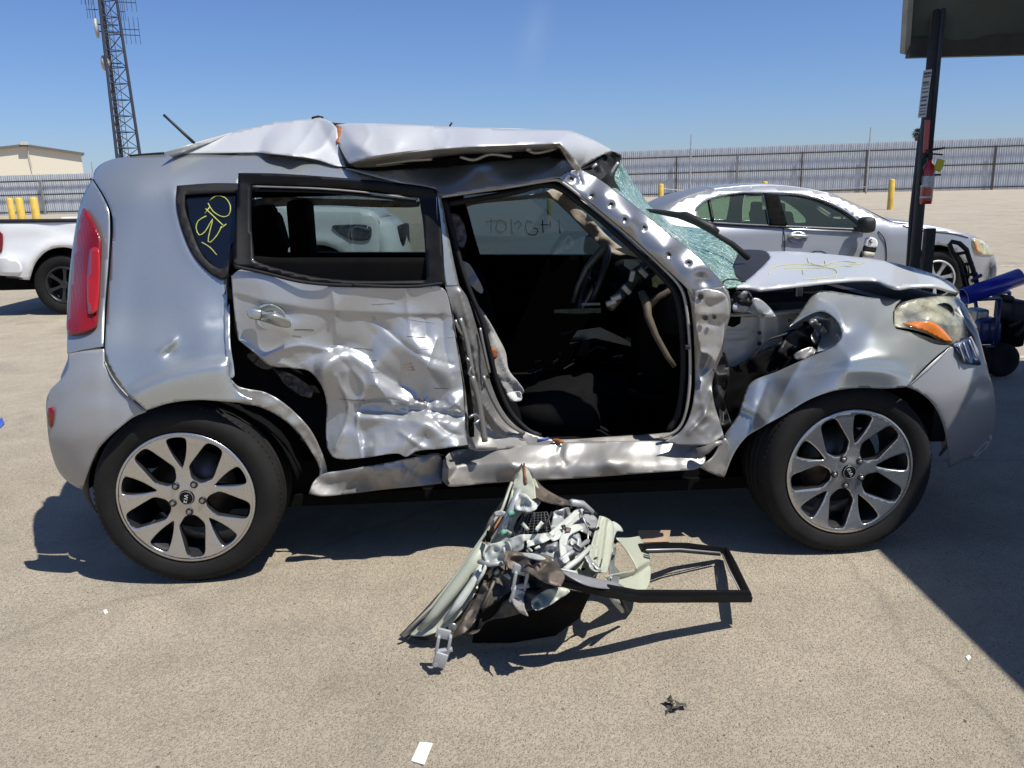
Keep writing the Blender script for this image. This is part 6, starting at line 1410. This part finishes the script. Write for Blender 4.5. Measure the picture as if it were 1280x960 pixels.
# white device hanging against its door
d = ray(np.array(1087.), np.array(310.)); p = d/d[1]*9.15
VF = Frame(p[0], 9.15, .03, 0); VR = VF.root('hand_scanner'); tag(VR, 'white plastic device with a black band below the sedan wing mirror', 'device')
panel('casing', [(1084, 298), (1088, 296.5), (1094, 298), (1097, 302), (1096, 309), (1090, 309), (1082, 307), (1083, 302)], VF, 0, mat('white_plastic', (.75, .75, .73), .4, var=.03), VR, (), 2, thick=.05)
panel('band', [(1082, 307), (1096, 309), (1094, 316, 1), (1080, 314, 1)], VF, .004, M_MATTE, VR, (), 3, thick=.045)
panel('lower_label', [(1081, 314, 1), (1094, 316, 1), (1092, 322, 1), (1079, 321, 1)], VF, 0, mat('beige_label', (.45, .42, .34), .5, var=.2, vs=40), VR, (), 3, thick=.05)
panel('side_clip', [(1078, 314, 1), (1080, 314, 1), (1078, 322, 1), (1075.5, 322, 1)], VF, 0, M_MATTE, VR, (), 3, thick=.04)
stroke('emblem', [(1090, 299), (1087, 300), (1087.5, 302.5), (1090.5, 303)], VF, -.006, .006, M_MATTE, VR, 5)

# ---- white pickup
d = ray(np.array(78.), np.array(355.)); p = d/d[1]*10.6
TF = Frame(p[0], 10.6, .02); TR = TF.root('white_pickup'); tag(TR, 'white pickup truck parked behind the wreck, facing right', 'pickup truck')
TY = side_fn(([0, .35, .5, .7, .95, 1.15, 1.25, 1.5, 1.72, 1.8, 1.85, 2.0], [.08, .03, .0, -.01, .01, .03, .06, .16, .26, .36, .5, .8]), 0, -.98, 4.25, .35, .35)
tw = [(170, 262, 1), (176, 222), (200, 217), (250, 217, 1), (252, 264, 1)]; tw2 = [(258, 217, 1), (280, 219), (312, 240), (326, 262, 1), (260, 264, 1)]
tol = [(-12, 300, 1), (-9, 277, 1), (60, 276), (148, 275, 1), (152, 272), (158, 232), (170, 214), (190, 210), (260, 209), (288, 214), (318, 236), (345, 258, 1), (388, 261), (440, 263), (466, 268), (474, 280), (475, 312), (470, 328), (455, 335, 1), (440, 345, 1), (436, 330), (424, 314), (400, 306), (376, 312), (360, 330), (354, 352, 1), (230, 356), (122, 360, 1), (116, 334), (102, 316), (80, 309), (60, 313), (45, 328), (37, 350, 1), (20, 348), (0, 340), (-12, 335)]
tb_ = panel('body', tol, TF, TY, M_WHT, TR, [('l', [(-5, 318), (15, 322), (30, 322)], -.03, 6, 30), ('c', [(30, 350), (38, 325), (55, 309), (80, 303), (104, 309), (120, 330)], -.04, 5), ('c', [(350, 350), (358, 322), (378, 306), (400, 300), (424, 306)], -.04, 5), ('g', 70, 284, 20, 4, 5, .02), ('l', [(0, 296), (40, 292), (90, 290), (140, 292)], .012, 8, 20)], 5, holes=[tw, tw2], thick=.01)
mirror_y(tb_, 'far_side', 1.88)
top_strip('roof', [(158, 232), (170, 214), (190, 210), (260, 209), (288, 214)], TF, TY, 1.88, M_WHT, TR)
top_strip('windshield', [(288, 214), (318, 236), (345, 258)], TF, TY, 1.88, M_DGL, TR)
top_strip('hood', [(345, 258), (388, 261), (440, 263), (466, 268), (474, 280)], TF, TY, 1.88, M_WHT, TR, .1)
for nm, h in (('rear_window', tw), ('front_window', tw2)):
    q = panel(nm, h, TF, lambda u, z: TY(u, z)+.012, M_DGL, TR, (), 8, thick=0); mirror_y(q, nm, 1.88)
def hb(u, z): return float(TY(np.array(u), np.array(z)))
xf = 4.22
ff = []
for z, du in ((.45, .05), (.62, .12), (.8, .06), (1.0, .02), (1.12, -.1)):
    ff.append([(xf-.25+du, .05, z), (xf-.08+du, .18, z), (xf+du, .5, z), (xf+.04+du, .94, z), (xf+du, 1.38, z), (xf-.08+du, 1.7, z), (xf-.25+du, 1.83, z)])
loft('front_end', ff, M_WHT, TR, .02)
MB().box((xf+.06, .94, .86), (.08, .95, .30), None, .05).build('grille', M_MATTE, TR, sharp=60)
MB().box((xf+.06, .94, .55), (.08, 1.0, .14), None, .03).build('lower_grille', M_MATTE, TR, sharp=60)
panel('headlight', [(415, 283), (430, 281), (455, 281), (464, 285), (462, 299), (440, 300), (428, 295)], TF, lambda u, z: TY(u, z)-.02, mat('dark_headlight', (.05, .055, .06), .08, coat=1, var=.5, vs=18), TR, (), 3, thick=.02)
stroke('headlight_chrome', [(440, 297), (440, 285), (446, 283), (462, 287)], TF, lambda u, z: TY(u, z)-.035, .008, M_CHR, TR, 5)
panel('bed_rail', [(-9, 274, 1), (148, 273, 1), (148, 277, 1), (-9, 278.5, 1)], TF, lambda u, z: TY(u, z)-.01, M_MATTE, TR, (), 5, thick=.04)
panel('tail_light', [(-10, 290), (-2, 289), (3, 292), (3, 311), (0, 316), (-10, 316)], TF, lambda u, z: TY(u, z)-.012, M_TAIL, TR, (), 3)
panel('rear_bumper', [(-14, 322, 1), (14, 322), (24, 327), (28, 340), (20, 345), (-14, 343, 1)], TF, lambda u, z: TY(u, z)-.03, M_WHT, TR, (), 4, thick=.05)
stroke('bumper_step', [(8, 346), (30, 348)], TF, lambda u, z: TY(u, z)-.02, .015, M_MATTE, TR, 5)
mo = MB(); c = TF.aty(np.array(332.), np.array(262.), -.12); mo.box(c, (.12, .2, .2), None, .04).box(c+np.array([0, .15, -.03]), (.06, .14, .05)); mo.build('wing_mirror', M_WHT, TR, sharp=50)
MB().box((1.6, .94, .45), (5.0, 1.6, .25), None, .02).build('chassis', M_LINER, TR)
MB().box((-.05, .94, .95), (1.7, 1.7, .04)).build('bed_floor', M_MATTE, TR); MB().box((-.93, .94, .95), (.06, 1.6, .45)).build('tailgate', M_WHT, TR)
wells((0, 3.28), TR, .45, 1.88, .40)
for u in (0, 3.28):
    small_wheel(TF, u, TR, .385, .23, 1.88, 6, True, 20, M_RIMD); small_wheel(TF, u, TR, .385, .23, 1.88, 6, False, 20, M_RIMD)

# ================================================================== CANOPY, POST, EXTINGUISHER, SIGN
d = ray(np.array(1135.), np.array(64.)); P0 = CAM+d/d[1]*5.8
CV = bpy.data.objects.new('canopy', None); COL.objects.link(CV); CV.location = (4, 5, 0); tag(CV, 'dark corrugated metal canopy overhanging from the upper right', 'canopy')
def cw(v): return (v[0]-4, v[1]-5, v[2])
def canopy_mat():
    t = NT('weathered_canopy_sheet'); t.l(t.mix(t.ramp(t.noise(2, 7, .7), [(.35, 0.), (.65, 1.)]), (.085, .105, .10), (.12, .145, .135)), t.b.inputs['Base Color'])
    t.b.inputs['Metallic'].default_value = .3; t.b.inputs['Roughness'].default_value = .6; return t.m
M_CAN = canopy_mat()
d = ray(np.array(1144.), np.array(-70.)); P1 = CAM+d/d[1]*5.35
H1 = P1[2]; X1 = P1[0]; y1 = P1[1]; print('canopy', P0, P1, 'shadow x', X1-SUN_A*H1)
XF = 1.52+SUN_A*H1
edge = [(P0[0], P0[1], P0[2]), (X1, y1, H1), (XF, 4.4, H1), (XF, 1.5, H1), (XF, -1.2, H1)]
XR = 11.0
for q in range(len(edge)-1):
    a, b = edge[q], edge[q+1]; k = 60 if q < 2 else 40; V = []; Fc = []
    for i in range(k+1):
        f = i/k; zz = .022*(1 if i % 4 < 2 else -1)
        V += [cw((a[0]+(XR-a[0])*f, a[1]+(.1)*f*0, a[2]+zz+(.09*f if q == 0 else 0))), cw((b[0]+(XR-b[0])*f, b[1], b[2]+zz))]
    Fc = [(2*i, 2*i+2, 2*i+3, 2*i+1) for i in range(k)]
    mesh('roof_sheet', V, Fc, M_CAN, CV, False, .004)
M_BEAM = mat('dark_canopy_steel', (.035, .038, .04), .6)
MB().tube([cw((e[0]-.02, e[1], e[2])) for e in edge[:2]], .035, 6).tube([cw((e[0]-.02, e[1], e[2])) for e in edge[1:]], .035, 6).build('edge_flashing', mat('pale_flashing', (.30, .31, .30), .5), CV)
for f in (.08, .9): 
    a, b = np.array(edge[0]), np.array(edge[1]); m_ = a+(b-a)*f
    MB().box(cw(((m_[0]+XR)/2, m_[1], m_[2]-.03)), (XR-m_[0], .06, .12)).build('purlin', M_BEAM, CV)
def wp_(px, py, D): d = ray(np.array(float(px)), np.array(float(py))); return CAM+d/d[1]*D
pb = wp_(1145.5, 300, 5.65)
MB().tube([cw((pb[0], pb[1], .0)), cw((pb[0], pb[1], 3.0))], .034, 14).build('post', M_BEAM, CV, True)
MB().tube([cw((pb[0]+.0, pb[1]+.04, .0)), cw((pb[0]-.028, pb[1]+.04, 1.2)), cw((pb[0]-.02, pb[1]+.03, 1.7)), cw((pb[0]+.02, pb[1]+.03, 2.0))], .016, 8).build('downpipe', M_BEAM, CV, True)
MB().box(cw((pb[0]+.085, pb[1], .55)), (.06, .05, 1.15)).build('short_post', M_MATTE, CV)
MB().tube([cw((pb[0]+.025, pb[1]-.03, 1.55)), cw((pb[0]+.028, pb[1]-.03, 3.0))], .015, 8).build('conduit', mat('navy_conduit', (.02, .03, .055), .6), CV, True)
# sign
sgn = WF
t_ = mat('sign_white', (.66, .68, .70), .5, var=.06)
D_ = 5.58
A = [wp_(1154.5, 88, D_), wp_(1165, 86.5, D_), wp_(1157.5, 146, D_), wp_(1147.5, 147.5, D_)]
c = np.mean(A, 0); SG = bpy.data.objects.new('post_sign', None); COL.objects.link(SG); SG.location = c; tag(SG, 'narrow white notice sign with dark lettering on the canopy post', 'sign')
mesh('plate', [a-c for a in A], [(3, 2, 1, 0)], t_, SG, False, .004, -1)
rs = random.Random(6); lt = MB()
def sg(u, v, e=.003): p_ = (np.array(A[0])*(1-u)+np.array(A[1])*u)*(1-v)+(np.array(A[3])*(1-u)+np.array(A[2])*u)*v; return Vector(p_-c+np.array([0, -e, 0]))
for v0, v1, n_ in ((.05, .10, 2), (.12, .16, 3), (.24, .29, 3), (.31, .33, 3), (.38, .40, 2), (.45, .48, 3), (.55, .59, 3), (.62, .66, 3), (.72, .76, 4), (.80, .82, 4), (.86, .88, 4), (.92, .95, 4)):
    x = .1
    for q in range(n_*2):
        w_ = rs.uniform(.06, .14) if n_ > 2 else .17
        if x+w_ > .92: break
        lt.add([sg(x, v0), sg(x+w_, v0), sg(x+w_, v1), sg(x, v1)], [(0, 3, 2, 1)]); x += w_+.04
lt.build('lettering', mat('sign_dark_ink', (.05, .07, .13), .6), SG)
# extinguisher
ec = wp_(1157, 255, 5.50); EX = bpy.data.objects.new('fire_extinguisher', None); COL.objects.link(EX); EX.location = ec; tag(EX, 'red fire extinguisher hanging on the canopy post', 'fire extinguisher')
top = wp_(1157, 205, 5.50)[2]-ec[2]; M_RED = mat('extinguisher_red', (.42, .015, .015), .3, coat=.6, var=.05)
MB().lathe([(0, 0), (.034, .0), (.038, .02), (.038, top-.04), (.03, top-.01), (.014, top+.01), (.014, top+.03), (0, top+.03)], 24, 'z').build('cylinder', M_RED, EX, True)
MB().lathe([(.0388, top*.42), (.0388, top*.70)], 24, 'z').build('label', mat('label_white', (.6, .6, .58), .5, var=.25, vs=60), EX, True)
MB().lathe([(.0388, top*.15), (.0388, top*.2)], 24, 'z').build('stripe', mat('label_white', (.6, .6, .58), .5), EX, True)
m_ = MB(); m_.box((0, 0, top+.05), (.03, .03, .05), None, .006); m_.box((.04, 0, top+.09), (.10, .014, .012), Matrix.Rotation(-.15, 3, 'Y')); m_.box((.035, 0, top+.06), (.09, .014, .010), Matrix.Rotation(.1, 3, 'Y')); m_.build('valve_handle', M_MATTE, EX)
MB().tube([(-.01, 0, top+.06), (-.045, 0, top+.03), (-.05, 0, top-.1), (-.048, 0, .12)], .009, 8).build('hose', M_MATTE, EX, True)
MB().box((.055, -.02, top-.01), (.05, .012, .075), Matrix.Rotation(.3, 3, 'Y'), .004).build('inspection_tag', mat('yellow_tag', (.62, .55, .03), .5), EX)
MB().box((.045, -.01, top-.07), (.05, .03, .012)).build('bracket', M_MATTE, EX)
rb_ = wp_(1158.5, 171, 5.52); A = [wp_(1156.5, 150, 5.52), wp_(1163, 150, 5.52), wp_(1160, 191, 5.52), wp_(1154, 191, 5.52)]; c = np.mean(A, 0)
o = mesh('red_marker_strip', [a-c for a in A], [(3, 2, 1, 0)], M_RED, None, False, .006, -1); o.location = c; tag(o, 'red marker strip on the canopy post above the extinguisher', 'sign')

# ---- pressure washer cart
cc = wp_(1240, 437, 6.0); cc[2] = 0
KF = Frame(cc[0], cc[1], .0); KR = KF.root('engine_cart'); tag(KR, 'blue framed cart with black engine and black handle right of the wreck', 'cart')
M_BLU = mat('blue_frame_paint', (.015, .025, .12), .4, coat=.4); M_BLT = mat('bright_blue_tube', (.012, .018, .34), .35, coat=.4, var=.06)
def kt(name, pts, r, m, n=8, par=None): 
    V = [tuple(KF.aty(np.array(float(a)), np.array(float(b)), y)) for a, b, y in pts]
    return MB().tube(V, r, n).build(name, m, par or KR, True)
kt('handle', [(1207, 362, 0), (1199, 328, 0), (1190, 314, 0), (1187, 306, 0), (1190, 302, 0), (1199, 304, 0), (1208, 312, 0), (1211, 322, 0), (1216, 336, 0), (1222, 358, 0)], .017, M_MATTE)
for y_ in (318, 332, 345): kt('handle_rung', [(1193+(y_-318)*.3, y_, 0), (1211+(y_-318)*.38, y_-3, 0)], .012, M_MATTE)
kt('throttle_lever', [(1214, 352, -.02), (1222, 346, -.02), (1227, 344, -.02)], .014, M_BLU)
fr_ = [(1206, 375), (1250, 373), (1244, 433), (1214, 434)]
for yy in (0, .35):
    for a, b in zip(fr_, fr_[1:]+fr_[:1]): kt('frame_tube', [(a[0]+(12 if yy else 0), a[1]-(8 if yy else 0), yy), (b[0]+(12 if yy else 0), b[1]-(8 if yy else 0), yy)], .014, M_BLU)
def kbox(name, px, py, y, size, m, bev=.02, rot=0):
    c = KF.aty(np.array(float(px)), np.array(float(py)), y); return MB().box(c, size, Matrix.Rotation(rot, 3, 'Y'), bev).build(name, m, KR, sharp=50)
kbox('tank', 1228, 412, .18, (.18, .25, .20), M_BLU, .04); kbox('pump', 1222, 395, .2, (.10, .15, .12), M_STEEL, .02)
kbox('engine', 1264, 388, .15, (.14, .25, .17), M_MATTE, .03); kbox('engine_lower', 1258, 415, .18, (.16, .25, .2), M_LINER, .03)
kbox('air_filter', 1254, 372, .12, (.12, .12, .05), M_MATTE, .02, .2)
for x in (1255, 1222):
    c = KF.aty(np.array(float(x)), np.array(430.), .0); MB().lathe([(.0, -.02), (.05, -.02), (.06, -.03), (.10, -.03), (.125, -.01), (.125, .06), (.1, .08), (0, .08)], 28, 'y', (c[0], 0, .125)).build('cart_wheel', M_TYRE, KR, True)
kt('tow_loop', [(1262, 408, -.05), (1272, 404, -.05), (1279, 398, -.05), (1281, 408, -.05), (1270, 420, -.05)], .013, M_MATTE)
t0 = [(1205, 371, -.1), (1275, 346, -.1)]
V = [KF.aty(np.array(float(a)), np.array(float(b)), y) for a, b, y in t0]; c = (np.array(V[0])+np.array(V[1]))/2
bt = MB().tube([tuple(V[0]-c), tuple(V[1]-c)], .062, 24, caps=False).build('blue_pipe', M_BLT, None, True); bt.modifiers.new('Solidify', 'SOLIDIFY').thickness = .006
bt.location = c+KF.o; tag(bt, 'bright blue plastic pipe resting across the engine cart', 'pipe')
kt('cup', [(1206, 366, -.04), (1200, 360, -.02)], .03, M_BLU)
